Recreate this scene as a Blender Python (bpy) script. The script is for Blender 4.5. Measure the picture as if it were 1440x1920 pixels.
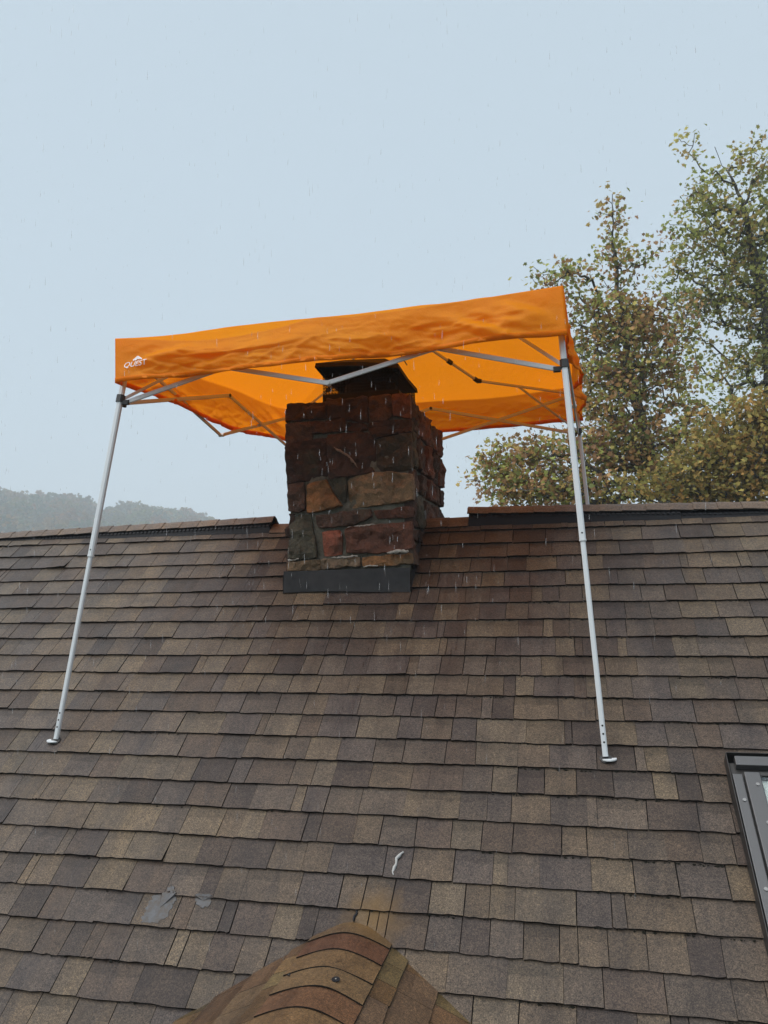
import bpy, bmesh, math, random
import numpy as np
from mathutils import Vector, Matrix, noise as mnoise
from mathutils.geometry import delaunay_2d_cdt

# ------------------------------------------------------------------ clear
for o in list(bpy.data.objects): bpy.data.objects.remove(o)
scene = bpy.context.scene
col = scene.collection
random.seed(7); rng = np.random.default_rng(7)

# ------------------------------------------------------------------ camera
CAM = Vector((0.0, -5.2651, -0.4196))
c_right = Vector((0.97434, 0.224439, -0.017014))
c_up = Vector((0.038021, -0.089612, 0.995251))
c_fwd = Vector((-0.221849, 0.970359, 0.095846))
F_PX = 1470.0
cam_data = bpy.data.cameras.new('camera')
cam = bpy.data.objects.new('camera', cam_data); col.objects.link(cam)
cam.matrix_world = Matrix(((c_right.x, c_up.x, -c_fwd.x, CAM.x), (c_right.y, c_up.y, -c_fwd.y, CAM.y),
                           (c_right.z, c_up.z, -c_fwd.z, CAM.z), (0, 0, 0, 1)))
cam_data.sensor_fit = 'HORIZONTAL'; cam_data.sensor_width = 36.0
cam_data.lens = 36.0 * F_PX / 1440.0
cam_data.clip_start = 0.05; cam_data.clip_end = 6000
scene.camera = cam
scene.cycles.volume_bounces = 4; scene.cycles.max_bounces = 10
scene.render.resolution_x = 768; scene.render.resolution_y = 1024

# ------------------------------------------------------------------ sky and sun (rainy overcast)
SUN_EL, SUN_AZ = 60.0, 232.0            # azimuth from +Y clockwise: brightest part of the cloud, high on the left
world = bpy.data.worlds.new('World'); scene.world = world; world.use_nodes = True
wn = world.node_tree.nodes; wl = world.node_tree.links; wn.clear()
w_out = wn.new('ShaderNodeOutputWorld'); w_bg = wn.new('ShaderNodeBackground')
w_sky = wn.new('ShaderNodeTexSky'); w_sky.sky_type = 'NISHITA'; w_sky.sun_disc = False
w_sky.sun_elevation = math.radians(SUN_EL); w_sky.sun_rotation = math.radians(SUN_AZ)
w_sky.air_density = 1.0; w_sky.dust_density = 4.0; w_sky.ozone_density = 1.0
w_mix = wn.new('ShaderNodeMixRGB'); w_mix.blend_type = 'MIX'; w_mix.inputs[0].default_value = 0.86
w_mix.inputs[2].default_value = (4.72, 5.66, 6.36, 1)       # even cloud deck over the sky
w_bg.inputs['Strength'].default_value = 0.0515
wl.new(w_sky.outputs[0], w_mix.inputs[1]); wl.new(w_mix.outputs[0], w_bg.inputs['Color'])
wl.new(w_bg.outputs[0], w_out.inputs['Surface'])
sun_d = bpy.data.lights.new('sun', 'SUN'); sun_d.energy = 1.5; sun_d.angle = math.radians(70); sun_d.color = (1.0, 0.97, 0.93)
sun = bpy.data.objects.new('sun', sun_d); col.objects.link(sun)
_az, _el = math.radians(SUN_AZ), math.radians(SUN_EL)
_sd = Vector((math.sin(_az) * math.cos(_el), math.cos(_az) * math.cos(_el), math.sin(_el)))
sun.rotation_euler = _sd.to_track_quat('Z', 'Y').to_euler()
vs = scene.view_settings
vs.view_transform = 'Standard'; vs.look = 'None'; vs.exposure = 1.34; vs.gamma = 1.0; vs.use_curve_mapping = False

# ------------------------------------------------------------------ helpers
ALPHA = 0.702402623
CA, SA = math.cos(ALPHA), math.sin(ALPHA)

def ray(px, py):
    return c_fwd + c_right * ((px - 720) / F_PX) + c_up * ((960 - py) / F_PX)
def at_dist(px, py, d): return CAM + ray(px, py) * d

class MB:
    """collects verts/faces for one mesh"""
    def __init__(s): s.v = []; s.f = []; s.m = []; s.c = []
    def add(s, vs, fs, m=0, c=None):
        b = len(s.v); s.v += [tuple(x) for x in vs]
        for f in fs: s.f.append(tuple(i + b for i in f)); s.m.append(m); s.c.append(c)
    def box(s, o, x, y, z, m=0, c=None):
        """box centred on o with half-axis vectors x, y, z"""
        o, x, y, z = map(Vector, (o, x, y, z))
        vs = [o + x * a + y * b + z * d for d in (-1, 1) for b in (-1, 1) for a in (-1, 1)]
        s.add(vs, [(0, 2, 3, 1), (4, 5, 7, 6), (0, 1, 5, 4), (2, 6, 7, 3), (0, 4, 6, 2), (1, 3, 7, 5)], m, c)
    def bar(s, a, b, w, h, up=(0, 0, 1), m=0, c=None):
        a, b = Vector(a), Vector(b); d = (b - a); L = d.length; d.normalize()
        x = d.cross(Vector(up))
        if x.length < 1e-4: x = d.cross(Vector((1, 0, 0)))
        x.normalize(); z = x.cross(d)
        # rectangular tube with chamfered edges
        ch = min(w, h) * 0.22
        prof = [(-w/2+ch, -h/2), (w/2-ch, -h/2), (w/2, -h/2+ch), (w/2, h/2-ch), (w/2-ch, h/2), (-w/2+ch, h/2), (-w/2, h/2-ch), (-w/2, -h/2+ch)]
        vs = [a + x * p + z * q for p, q in prof] + [b + x * p + z * q for p, q in prof]
        n = 8
        s.add(vs, [(i, (i+1) % n, n + (i+1) % n, n + i) for i in range(n)] + [tuple(range(n-1, -1, -1)), tuple(range(n, 2*n))], m, c)
    def tube(s, pts, rads, n=6, m=0, c=None, cap=True):
        pts = [Vector(p) for p in pts]; rings = []
        for i, p in enumerate(pts):
            d = (pts[min(i+1, len(pts)-1)] - pts[max(i-1, 0)]).normalized()
            x = d.cross(Vector((0.13, 0.21, 0.97)))
            if x.length < 1e-3: x = d.cross(Vector((1, 0, 0)))
            x.normalize(); y = d.cross(x)
            r = rads[i] if hasattr(rads, '__len__') else rads
            rings.append([p + x * (r * math.cos(2*math.pi*k/n)) + y * (r * math.sin(2*math.pi*k/n)) for k in range(n)])
        vs = [v for r in rings for v in r]; fs = []
        for i in range(len(pts)-1):
            for k in range(n):
                fs.append((i*n+k, i*n+(k+1) % n, (i+1)*n+(k+1) % n, (i+1)*n+k))
        if cap: fs += [tuple(range(n-1, -1, -1)), tuple(range((len(pts)-1)*n, len(pts)*n))]
        s.add(vs, fs, m, c)
    def disc(s, o, nrm, r, h, n=14, m=0, c=None):
        o = Vector(o); nrm = Vector(nrm).normalized()
        s.tube([o, o + nrm * h], [r, r], n, m, c)
    def build(s, name, mats, parent=None, smooth=False, loc=None, kind=None):
        me = bpy.data.meshes.new(name); me.from_pydata(s.v, [], s.f)
        if not isinstance(mats, (list, tuple)): mats = [mats]
        for m in mats: me.materials.append(m)
        me.polygons.foreach_set('material_index', s.m)
        if any(c is not None for c in s.c):
            at = me.attributes.new('tint', 'FLOAT_COLOR', 'FACE')
            a = np.ones((len(s.f), 4), dtype=np.float32)
            for i, c in enumerate(s.c):
                if c is not None: a[i, :3] = c
            at.data.foreach_set('color', a.ravel())
        if smooth: me.polygons.foreach_set('use_smooth', [True] * len(s.f))
        me.update()
        return link(name, me, parent, kind)

def link(name, me, parent=None, kind=None):
    o = bpy.data.objects.new(name, me); col.objects.link(o)
    if parent is not None:
        o.parent = parent
        if parent.type == 'EMPTY' and parent.parent is None: o.location = -parent.location
        # all meshes are written in world coordinates
    if kind: o['kind'] = kind
    return o
def empty(name, loc, label, cat, group=None):
    o = bpy.data.objects.new(name, None); col.objects.link(o); o.location = loc
    o.empty_display_size = 0.2
    o['label'] = label; o['category'] = cat
    if group: o['group'] = group
    return o
def tag(o, label, cat=None, group=None):
    o['label'] = label
    if cat: o['category'] = cat
    if group: o['group'] = group
    return o

# ------------------------------------------------------------------ materials
def mat(name, base=(.5, .5, .5), rough=.6, metal=0.0, spec=.5):
    m = bpy.data.materials.new(name); m.use_nodes = True
    b = m.node_tree.nodes['Principled BSDF']
    b.inputs['Base Color'].default_value = (*base, 1); b.inputs['Roughness'].default_value = rough
    b.inputs['Metallic'].default_value = metal; b.inputs['Specular IOR Level'].default_value = spec
    return m
def nd(m, t, **kw):
    n = m.node_tree.nodes.new(t)
    for k, v in kw.items(): setattr(n, k, v)
    return n
def lk(m, a, b): m.node_tree.links.new(a, b)
def pbsdf(m): return m.node_tree.nodes['Principled BSDF']
def noise_tex(m, scale, detail=4, rough=.6, vec=None, dist=0):
    n = nd(m, 'ShaderNodeTexNoise'); n.inputs['Scale'].default_value = scale; n.inputs['Detail'].default_value = detail
    n.inputs['Roughness'].default_value = rough; n.inputs['Distortion'].default_value = dist
    if vec is not None: lk(m, vec, n.inputs['Vector'])
    return n
def ramp(m, fac, stops):
    r = nd(m, 'ShaderNodeValToRGB'); lk(m, fac, r.inputs['Fac'])
    e = r.color_ramp.elements
    while len(e) < len(stops): e.new(.5)
    for i, (p, c) in enumerate(stops):
        e[i].position = p; e[i].color = (*c, 1) if len(c) == 3 else c
    return r
def mixc(m, a, b, fac=None, blend='MIX', f=.5):
    n = nd(m, 'ShaderNodeMixRGB', blend_type=blend); n.inputs[0].default_value = f
    if fac is not None: lk(m, fac, n.inputs[0])
    for i, x in ((1, a), (2, b)):
        if isinstance(x, (tuple, list)): n.inputs[i].default_value = (*x, 1)
        else: lk(m, x, n.inputs[i])
    return n
def bump(m, h, strength=.4, dist=.01):
    b = nd(m, 'ShaderNodeBump'); b.inputs['Strength'].default_value = strength; b.inputs['Distance'].default_value = dist
    lk(m, h, b.inputs['Height']); lk(m, b.outputs[0], pbsdf(m).inputs['Normal'])
def wpos(m): return nd(m, 'ShaderNodeNewGeometry').outputs['Position']

def granule_mat():
    """asphalt shingle: mineral granules over a per-tab tint"""
    m = mat('shingle_granules', rough=.62, spec=.45); p = wpos(m); b = pbsdf(m)
    t = nd(m, 'ShaderNodeAttribute', attribute_name='tint')
    n1 = noise_tex(m, 210, 3, .85, p); r1 = ramp(m, n1.outputs[0], [(.30, (.30, .29, .30)), (.5, (1, 1, 1)), (.68, (2.1, 2.0, 1.8))])
    c1 = mixc(m, t.outputs['Color'], r1.outputs[0], blend='MULTIPLY', f=1.0)
    n1b = noise_tex(m, 85, 3, .8, p); r1b = ramp(m, n1b.outputs[0], [(.34, (.66, .65, .66)), (.5, (1, 1, 1)), (.66, (1.34, 1.30, 1.22))])
    c1 = mixc(m, c1.outputs[0], r1b.outputs[0], blend='MULTIPLY', f=1.0)
    n2 = noise_tex(m, 9, 5, .65, p); r2 = ramp(m, n2.outputs[0], [(.30, (.72, .72, .75)), (.6, (1.08, 1.06, 1.03))])
    c2 = mixc(m, c1.outputs[0], r2.outputs[0], blend='MULTIPLY', f=1.0)
    n3 = noise_tex(m, 1.3, 6, .6, p); r3 = ramp(m, n3.outputs[0], [(.35, (.86, .87, .90)), (.65, (1.10, 1.07, 1.0))])
    c3 = mixc(m, c2.outputs[0], r3.outputs[0], blend='MULTIPLY', f=1.0)
    # rain streaks running down the slope, and a rusty moss stain at the dormer peak
    sx = nd(m, 'ShaderNodeMapping'); sx.inputs['Scale'].default_value = (7, .7, .7); lk(m, p, sx.inputs['Vector'])
    n5 = noise_tex(m, 1.0, 5, .65, sx.outputs[0]); r5 = ramp(m, n5.outputs[0], [(.36, (.70, .70, .73)), (.56, (1.04, 1.03, 1.0))])
    c3 = mixc(m, c3.outputs[0], r5.outputs[0], blend='MULTIPLY', f=1.0)
    dv = nd(m, 'ShaderNodeVectorMath', operation='DISTANCE'); dv.inputs[1].default_value = (-.80, -2.06, -1.75); lk(m, p, dv.inputs[0])
    md = nd(m, 'ShaderNodeMath', operation='ADD'); lk(m, dv.outputs['Value'], md.inputs[0])
    n6 = noise_tex(m, 16, 4, .6, p); ms = nd(m, 'ShaderNodeMath', operation='MULTIPLY'); ms.inputs[1].default_value = .16; lk(m, n6.outputs[0], ms.inputs[0]); lk(m, ms.outputs[0], md.inputs[1])
    r6 = ramp(m, md.outputs[0], [(.10, (.75, .75, .75)), (.24, (0, 0, 0))])
    c3 = mixc(m, c3.outputs[0], (.135, .078, .026), fac=r6.outputs[0])
    # sparse dark algae / lost granules
    n4 = noise_tex(m, 45, 3, .7, p); r4 = ramp(m, n4.outputs[0], [(.66, (0, 0, 0)), (.74, (1, 1, 1))])
    c4 = mixc(m, c3.outputs[0], (.022, .021, .02), fac=mixc(m, (0, 0, 0), r4.outputs[0], f=.55).outputs[0])
    lk(m, c4.outputs[0], b.inputs['Base Color'])
    b.inputs['Specular IOR Level'].default_value = .20; rr = ramp(m, n5.outputs[0], [(.36, (.27, .27, .27)), (.6, (.54, .54, .54))]); lk(m, rr.outputs[0], b.inputs['Roughness'])
    bump(m, n1.outputs[0], .55, .004)
    return m
M_GRAN = granule_mat()
M_EDGE = mat('asphalt_edge', (.012, .011, .010), .8, spec=.2)
M_DECK = mat('roof_felt', (.015, .014, .013), .9, spec=.1)
M_VENT = mat('vent_plastic', (.010, .011, .014), .62, spec=.22)
M_FLASH = mat('flashing_metal', (.028, .028, .031), .42, spec=.5)
def flash_detail():
    m = M_FLASH; p = wpos(m); n = noise_tex(m, 14, 5, .6, p)
    r = ramp(m, n.outputs[0], [(.3, (.017, .017, .018)), (.7, (.036, .035, .037))]); lk(m, r.outputs[0], pbsdf(m).inputs['Base Color'])
    pbsdf(m).inputs['Specular IOR Level'].default_value = .25; r2 = ramp(m, n.outputs[0], [(.3, (.42, .42, .42)), (.7, (.7, .7, .7))]); lk(m, r2.outputs[0], pbsdf(m).inputs['Roughness'])
flash_detail()

def stone_mat():
    m = mat('chimney_stone', rough=.7, spec=.35); p = wpos(m); b = pbsdf(m)
    t = nd(m, 'ShaderNodeAttribute', attribute_name='tint')
    n1 = noise_tex(m, 9, 8, .7, p, .6); r1 = ramp(m, n1.outputs[0], [(.28, (.45, .42, .40)), (.5, (.95, .95, .95)), (.72, (1.45, 1.36, 1.25))])
    c1 = mixc(m, t.outputs['Color'], r1.outputs[0], blend='MULTIPLY', f=1)
    n2 = noise_tex(m, 120, 3, .7, p); r2 = ramp(m, n2.outputs[0], [(.3, (.72, .72, .72)), (.7, (1.25, 1.25, 1.25))])
    c2 = mixc(m, c1.outputs[0], r2.outputs[0], blend='MULTIPLY', f=1)
    n3 = noise_tex(m, 5, 4, .5, p); r3 = ramp(m, n3.outputs[0], [(.58, (0, 0, 0)), (.70, (.6, .6, .6))])
    c3 = mixc(m, c2.outputs[0], (.055, .058, .04), fac=r3.outputs[0])
    lk(m, c3.outputs[0], b.inputs['Base Color'])
    h = mixc(m, n1.outputs[0], n2.outputs[0], f=.3); bump(m, h.outputs[0], 1.0, .03)
    return m
M_STONE = stone_mat()
def mortar_mat(name, a, b_):
    m = mat(name, rough=.9, spec=.2); p = wpos(m)
    n = noise_tex(m, 30, 7, .7, p); r = ramp(m, n.outputs[0], [(.3, a), (.7, b_)]); lk(m, r.outputs[0], pbsdf(m).inputs['Base Color'])
    bump(m, n.outputs[0], .8, .02); return m
M_MORTAR = mortar_mat('mortar', (.066, .061, .048), (.175, .162, .128))
M_WHITE_MORTAR = mortar_mat('pale_mortar', (.22, .20, .17), (.5, .48, .44))
M_SEAL = mat('grey_sealant', (.115, .125, .14), .5, spec=.4)

def fabric_mat():
    m = bpy.data.materials.new('orange_polyester'); m.use_nodes = True
    nt = m.node_tree; nt.nodes.clear()
    out = nt.nodes.new('ShaderNodeOutputMaterial')
    p = nt.nodes.new('ShaderNodeNewGeometry').outputs['Position']
    n = noise_tex(m, 6, 5, .6, p)
    r = ramp(m, n.outputs[0], [(.3, (.90, .295, .008)), (.7, (.95, .345, .014))])
    d = nt.nodes.new('ShaderNodeBsdfDiffuse'); t = nt.nodes.new('ShaderNodeBsdfTranslucent'); g = nt.nodes.new('ShaderNodeBsdfGlossy')
    g.inputs['Roughness'].default_value = .38; g.inputs['Color'].default_value = (1, 1, 1, 1)
    lk(m, r.outputs[0], d.inputs['Color']); t.inputs['Color'].default_value = (.95, .275, .008, 1)
    mx = nt.nodes.new('ShaderNodeMixShader'); mx.inputs[0].default_value = .50
    lk(m, d.outputs[0], mx.inputs[1]); lk(m, t.outputs[0], mx.inputs[2])
    mx2 = nt.nodes.new('ShaderNodeMixShader'); mx2.inputs[0].default_value = .007; lk(m, mx.outputs[0], mx2.inputs[1]); lk(m, g.outputs[0], mx2.inputs[2])
    # fine crumple in the weave
    n2 = noise_tex(m, 14, 6, .62, p, .6)
    bp = nt.nodes.new('ShaderNodeBump'); bp.inputs['Strength'].default_value = .30; bp.inputs['Distance'].default_value = .02
    lk(m, n2.outputs[0], bp.inputs['Height'])
    for s in (d, t, g): lk(m, bp.outputs[0], s.inputs['Normal'])
    lk(m, mx2.outputs[0], out.inputs['Surface'])
    return m
M_FABRIC = fabric_mat()
M_STEEL = mat('white_powder_coated_steel', (.60, .63, .65), .38, spec=.5)
M_BLACK = mat('black_nylon', (.012, .012, .013), .45)
M_HOLE = mat('hole_dark', (.02, .02, .02), .8)
M_PRINT = mat('white_print', (.72, .70, .68), .6)
def rust_mat():
    m = mat('rusted_dark_metal', rough=.7, spec=.3); p = wpos(m)
    n = noise_tex(m, 16, 6, .7, p); r = ramp(m, n.outputs[0], [(.35, (.006, .006, .006)), (.58, (.014, .010, .009)), (.78, (.06, .022, .012))])
    lk(m, r.outputs[0], pbsdf(m).inputs['Base Color']); bump(m, n.outputs[0], .4, .006); return m
M_RUST = rust_mat()
M_SOOT = mat('sooty_metal', (.007, .006, .006), .65, spec=.25)
M_BRONZE = mat('bronze_cladding', (.085, .085, .088), .38, metal=.35)
M_BRONZE_DARK = mat('bronze_curb', (.03, .028, .027), .5, metal=.2)
M_SCREW = mat('screw_head', (.22, .22, .22), .35, metal=.7)
M_BLIND = mat('white_blind', (.78, .80, .78), .7)
def glass_mat():
    m = mat('skylight_glass', (.9, .95, .93), .03); b = pbsdf(m)
    b.inputs['Transmission Weight'].default_value = 1.0; b.inputs['IOR'].default_value = 1.45; return m
M_GLASS = glass_mat()
def leaf_mat(name):
    m = bpy.data.materials.new(name); m.use_nodes = True; nt = m.node_tree; nt.nodes.clear()
    out = nt.nodes.new('ShaderNodeOutputMaterial'); t = nd(m, 'ShaderNodeAttribute', attribute_name='tint')
    d = nt.nodes.new('ShaderNodeBsdfDiffuse'); tr = nt.nodes.new('ShaderNodeBsdfTranslucent')
    lk(m, t.outputs['Color'], d.inputs['Color']); lk(m, t.outputs['Color'], tr.inputs['Color'])
    mx = nt.nodes.new('ShaderNodeMixShader'); mx.inputs[0].default_value = .42
    lk(m, d.outputs[0], mx.inputs[1]); lk(m, tr.outputs[0], mx.inputs[2]); lk(m, mx.outputs[0], out.inputs['Surface'])
    return m
M_LEAF = leaf_mat('autumn_leaf')
def bark_mat():
    m = mat('mottled_bark', rough=.85, spec=.2); p = wpos(m)
    n = noise_tex(m, 5, 5, .6, p); r = ramp(m, n.outputs[0], [(.38, (.055, .05, .042)), (.55, (.11, .105, .09)), (.66, (.22, .215, .19))])
    lk(m, r.outputs[0], pbsdf(m).inputs['Base Color']); return m
M_BARK = bark_mat()
def ground_mat():
    m = mat('grass_ground', rough=.95, spec=.1); p = wpos(m)
    n = noise_tex(m, .08, 8, .7, p); r = ramp(m, n.outputs[0], [(.3, (.035, .042, .018)), (.6, (.06, .058, .025)), (.75, (.075, .055, .03))])
    lk(m, r.outputs[0], pbsdf(m).inputs['Base Color']); return m
M_GROUND = ground_mat()
M_WALL = mat('painted_siding', (.42, .39, .34), .7)

# ------------------------------------------------------------------ setting: ground and hills
def build_ground():
    mb = MB(); nA, radii = 72, [0, 15, 40, 90, 200, 500, 1200, 3000]
    vs = [(0, 0, -7.5)]
    for r in radii[1:]:
        for k in range(nA):
            a = 2*math.pi*k/nA; z = -7.5 + (mnoise.noise(Vector((r*.01*math.cos(a), r*.01*math.sin(a), 0))) * min(r*.008, 3.0))
            vs.append((r*math.cos(a), r*math.sin(a), z))
    fs = [(0, 1+k, 1+(k+1) % nA) for k in range(nA)]
    for i in range(len(radii)-2):
        b = 1+i*nA
        for k in range(nA): fs.append((b+k, b+nA+k, b+nA+(k+1) % nA, b+(k+1) % nA))
    mb.add(vs, fs); o = mb.build('ground', M_GROUND, smooth=True); o['kind'] = 'structure'
build_ground()

# hill skyline: pixel of tree tops -> bearing and elevation
SKY_PTS = [(-900, 880), (-500, 890), (-200, 905), (0, 920), (60, 930), (110, 931), (150, 934), (175, 950), (190, 958), (215, 958), (235, 945), (265, 946), (300, 957), (330, 962), (352, 956), (375, 968),
           (450, 985), (600, 1010), (900, 1020), (1400, 1010), (1900, 1000)]
def bearing_el(px, py):
    d = ray(px, py); return math.atan2(d.x, d.y), d.z / math.hypot(d.x, d.y)
BE = sorted(bearing_el(x, y) for x, y in SKY_PTS)
def hill_tan(th): return float(np.interp(th, [b[0] for b in BE], [b[1] for b in BE]))
R_RIDGE = 600.0; KH = R_RIDGE/420.0
def hill_z(th, r):
    """height of the wooded hillside (without its trees)"""
    top = CAM.z + hill_tan(th) * R_RIDGE - 11.0
    k = min(max((r - 200) / (R_RIDGE - 200), 0), 1); k = k*k*(3-2*k)
    k2 = 1 - .35 * min(max((r - R_RIDGE) / 400, 0), 1)
    return -8.5 + (top + 8.5) * k * k2
def build_hills():
    mb = MB(); ths = np.linspace(-1.3, 1.2, 140); rs = [200, 260, 330, 400, 460, 530, 600, 680, 800, 1000]
    vs = [(r*math.sin(t)+CAM.x, r*math.cos(t)+CAM.y, hill_z(t, r)) for t in ths for r in rs]; n = len(rs)
    fs = [(i*n+j, (i+1)*n+j, (i+1)*n+j+1, i*n+j+1) for i in range(len(ths)-1) for j in range(n-1)]
    mb.add(vs, fs); o = mb.build('hillside', M_GROUND, smooth=True); o['kind'] = 'structure'
    # woodland on the hill: crowns of many leaf clumps
    V, Fc, C = [], [], []
    pal = np.array((2.2, 2.0, 1.2))*np.array([(.050, .058, .022), (.070, .062, .022), (.085, .055, .022), (.040, .052, .024), (.095, .050, .02), (.06, .05, .03)])
    N = 760
    for i in range(N):
        if i < 520: th = rng.uniform(-1.02, -.40); r = R_RIDGE - 210 * rng.random() ** 1.6 + rng.uniform(-4, 6)
        else: th = rng.uniform(-1.3, 1.2); r = rng.uniform(420, R_RIDGE + 4)
        z0 = hill_z(th, r); rad = rng.uniform(4.2, 8.2); hgt = rng.uniform(5.5, 11.0)
        cx, cy = r*math.sin(th)+CAM.x, r*math.cos(th)+CAM.y
        nq = 150 if i < 520 else 60
        d = rng.normal(size=(nq, 3)); d /= np.linalg.norm(d, axis=1)[:, None]
        lump = 1 + .25 * np.sin(d[:, 0]*5 + i) * np.cos(d[:, 2]*4 + i*2)
        P = np.stack([cx + d[:, 0]*rad*lump, cy + d[:, 1]*rad*lump, z0 + hgt*.42 + d[:, 2]*hgt*.58*lump], 1)
        base = pal[rng.integers(len(pal))] * rng.uniform(.75, 1.25)
        sz = rng.uniform(.7, 1.6, nq)
        a = rng.normal(size=(nq, 3)); a /= np.linalg.norm(a, axis=1)[:, None]
        bb = np.cross(a, rng.normal(size=(nq, 3))); bb /= np.linalg.norm(bb, axis=1)[:, None]
        for k in range(nq):
            b0 = len(V); s = sz[k]
            V += [tuple(P[k]+a[k]*s), tuple(P[k]+bb[k]*s), tuple(P[k]-a[k]*s*.9), tuple(P[k]-bb[k]*s)]
            Fc.append((b0, b0+1, b0+2, b0+3)); C.append(base * rng.uniform(.8, 1.2))
    me = bpy.data.meshes.new('distant_woodland'); me.from_pydata(V, [], Fc); me.materials.append(M_LEAF)
    at = me.attributes.new('tint', 'FLOAT_COLOR', 'FACE'); a = np.ones((len(Fc), 4), np.float32); a[:, :3] = np.array(C); at.data.foreach_set('color', a.ravel())
    o = link('distant_woodland', me, None, 'stuff'); tag(o, 'hazy autumn woodland covering the far hill behind the ridge', 'woodland')
build_hills()

# ------------------------------------------------------------------ the house
house = empty('house', (-1.0, 0.05, -7.5), 'house with brown shingled gable roof and stone chimney at its ridge', 'house')
EXPO = .143; S0 = .100
Y_AP, Z_AP = .046, .039                   # apex of the roof planes
X_L, X_R = -7.2, 4.2                      # gable ends
S_EAVE = S0 + 34*EXPO
def FR(x, s, h):                          # front slope frame: along ridge, down the slope, off the surface
    return Vector((x, -s*CA - h*SA, -s*SA + h*CA))
def BK(x, s, h):                          # back slope
    return Vector((x, 2*Y_AP + s*CA + h*SA, -s*SA + h*CA))

def build_body():
    ze = FR(0, S_EAVE, 0); yf = ze.y + .35; yb = 2*Y_AP - yf; zt = ze.z + .2
    mb = MB(); xl, xr = X_L + .3, X_R - .3
    zap = Z_AP - .25
    vs = [(xl, yf, -7.5), (xr, yf, -7.5), (xr, yb, -7.5), (xl, yb, -7.5), (xl, yf, zt), (xr, yf, zt), (xr, yb, zt), (xl, yb, zt), (xl, Y_AP, zap), (xr, Y_AP, zap)]
    mb.add(vs, [(0, 1, 5, 4), (2, 3, 7, 6), (1, 2, 6, 9, 5), (3, 0, 4, 8, 7)])
    mb.build('wall', M_WALL, house)
build_body()

mb = MB()
mb.add([FR(X_L, -.06, -.006), FR(X_R, -.06, -.006), FR(X_R, S_EAVE+.02, -.006), FR(X_L, S_EAVE+.02, -.006)], [(0, 3, 2, 1)])
mb.add([FR(X_L, -.06, -.03), FR(X_R, -.06, -.03), FR(X_R, S_EAVE+.02, -.03), FR(X_L, S_EAVE+.02, -.03)], [(0, 1, 2, 3)])
roof_front = mb.build('roof_slope', M_DECK, house)
roof_front['label'] = 'brown shingled front slope of the roof'
mb = MB()
mb.add([BK(X_L, -.06, -.006), BK(X_R, -.06, -.006), BK(X_R, S_EAVE+.02, -.006), BK(X_L, S_EAVE+.02, -.006)], [(0, 1, 2, 3)])
roof_back = mb.build('roof_slope', M_DECK, house)

TINTS = [((.102, .081, .061), 2.6), ((.087, .068, .053), 4.5), ((.081, .066, .057), 4.5), ((.067, .056, .053), 3.6), ((.050, .040, .037), 2.4), ((.097, .079, .062), 2.2), ((.072, .055, .046), 3.4)]
TW = np.cumsum([t[1] for t in TINTS]); TW /= TW[-1]
def rand_tint(r):
    c = np.array(TINTS[int(np.searchsorted(TW, r.random()))][0]); return tuple(c * r.uniform(.88, 1.13))

def slab(mb, Fm, x0t, x1t, x0b, x1b, st, sb, h_top, h_but, t, tint, r, nx=3, lift=0, jit=.0028):
    """one shingle tab: granule top, black cut edges"""
    us = [i/nx for i in range(nx+1)]
    jb = [r.uniform(-jit, jit) for _ in us]
    lf = [lift*(u if lift > 0 else 0) for u in us]
    top = [Fm(x0t+(x1t-x0t)*u, st, h_top) for u in us]
    wm = .50; mid = [Fm((x0t+(x1t-x0t)*u)*(1-wm)+(x0b+(x1b-x0b)*u)*wm, st*(1-wm)+sb*wm + r.uniform(-.006, .006), h_top*(1-wm)+h_but*wm) for u in us]
    bot = [Fm(x0b+(x1b-x0b)*u, sb+jb[i], h_but+lf[i]) for i, u in enumerate(us)]
    bb = [Fm(x0b+(x1b-x0b)*u, sb+jb[i]-.001, h_but-t+lf[i]*.9) for i, u in enumerate(us)]
    bt0, bt1 = Fm(x0t, st, h_top-t), Fm(x1t, st, h_top-t)
    n = nx+1; V = top+mid+bot+bb+[bt0, bt1]
    g = [(i, n+i, n+i+1, i+1) for i in range(nx)] + [(n+i, 2*n+i, 2*n+i+1, n+i+1) for i in range(nx)]
    e = [(2*n+i, 3*n+i, 3*n+i+1, 2*n+i+1) for i in range(nx)]
    e += [(0, 4*n, 3*n, 2*n, n), (nx, n+nx, 2*n+nx, 3*n+nx, 4*n+1)]
    b = len(mb.v); mb.v += [tuple(v) for v in V]
    band = r.choice([1.0, .93, .84, .74])                       # darker granule band along the head of some tabs
    for q, f in enumerate(g):
        mb.f.append(tuple(i+b for i in f)); mb.m.append(0); mb.c.append(tuple(c*band for c in tint) if q < nx else tint)
    for f in e: mb.f.append(tuple(i+b for i in f)); mb.m.append(1); mb.c.append(None)

CH_X0, CH_X1, CH_Y0, CH_Y1, CH_ZT = -1.735, -.910, -.505, .80, .782
SK_X0, SK_X1, SK_S0, SK_S1 = .655, 1.42, 1.895, 3.10
def project(P):
    d = P - CAM; z = d.dot(c_fwd)
    if z < .05: return None
    return 720 + F_PX*d.dot(c_right)/z, 960 - F_PX*d.dot(c_up)/z, z

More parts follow.
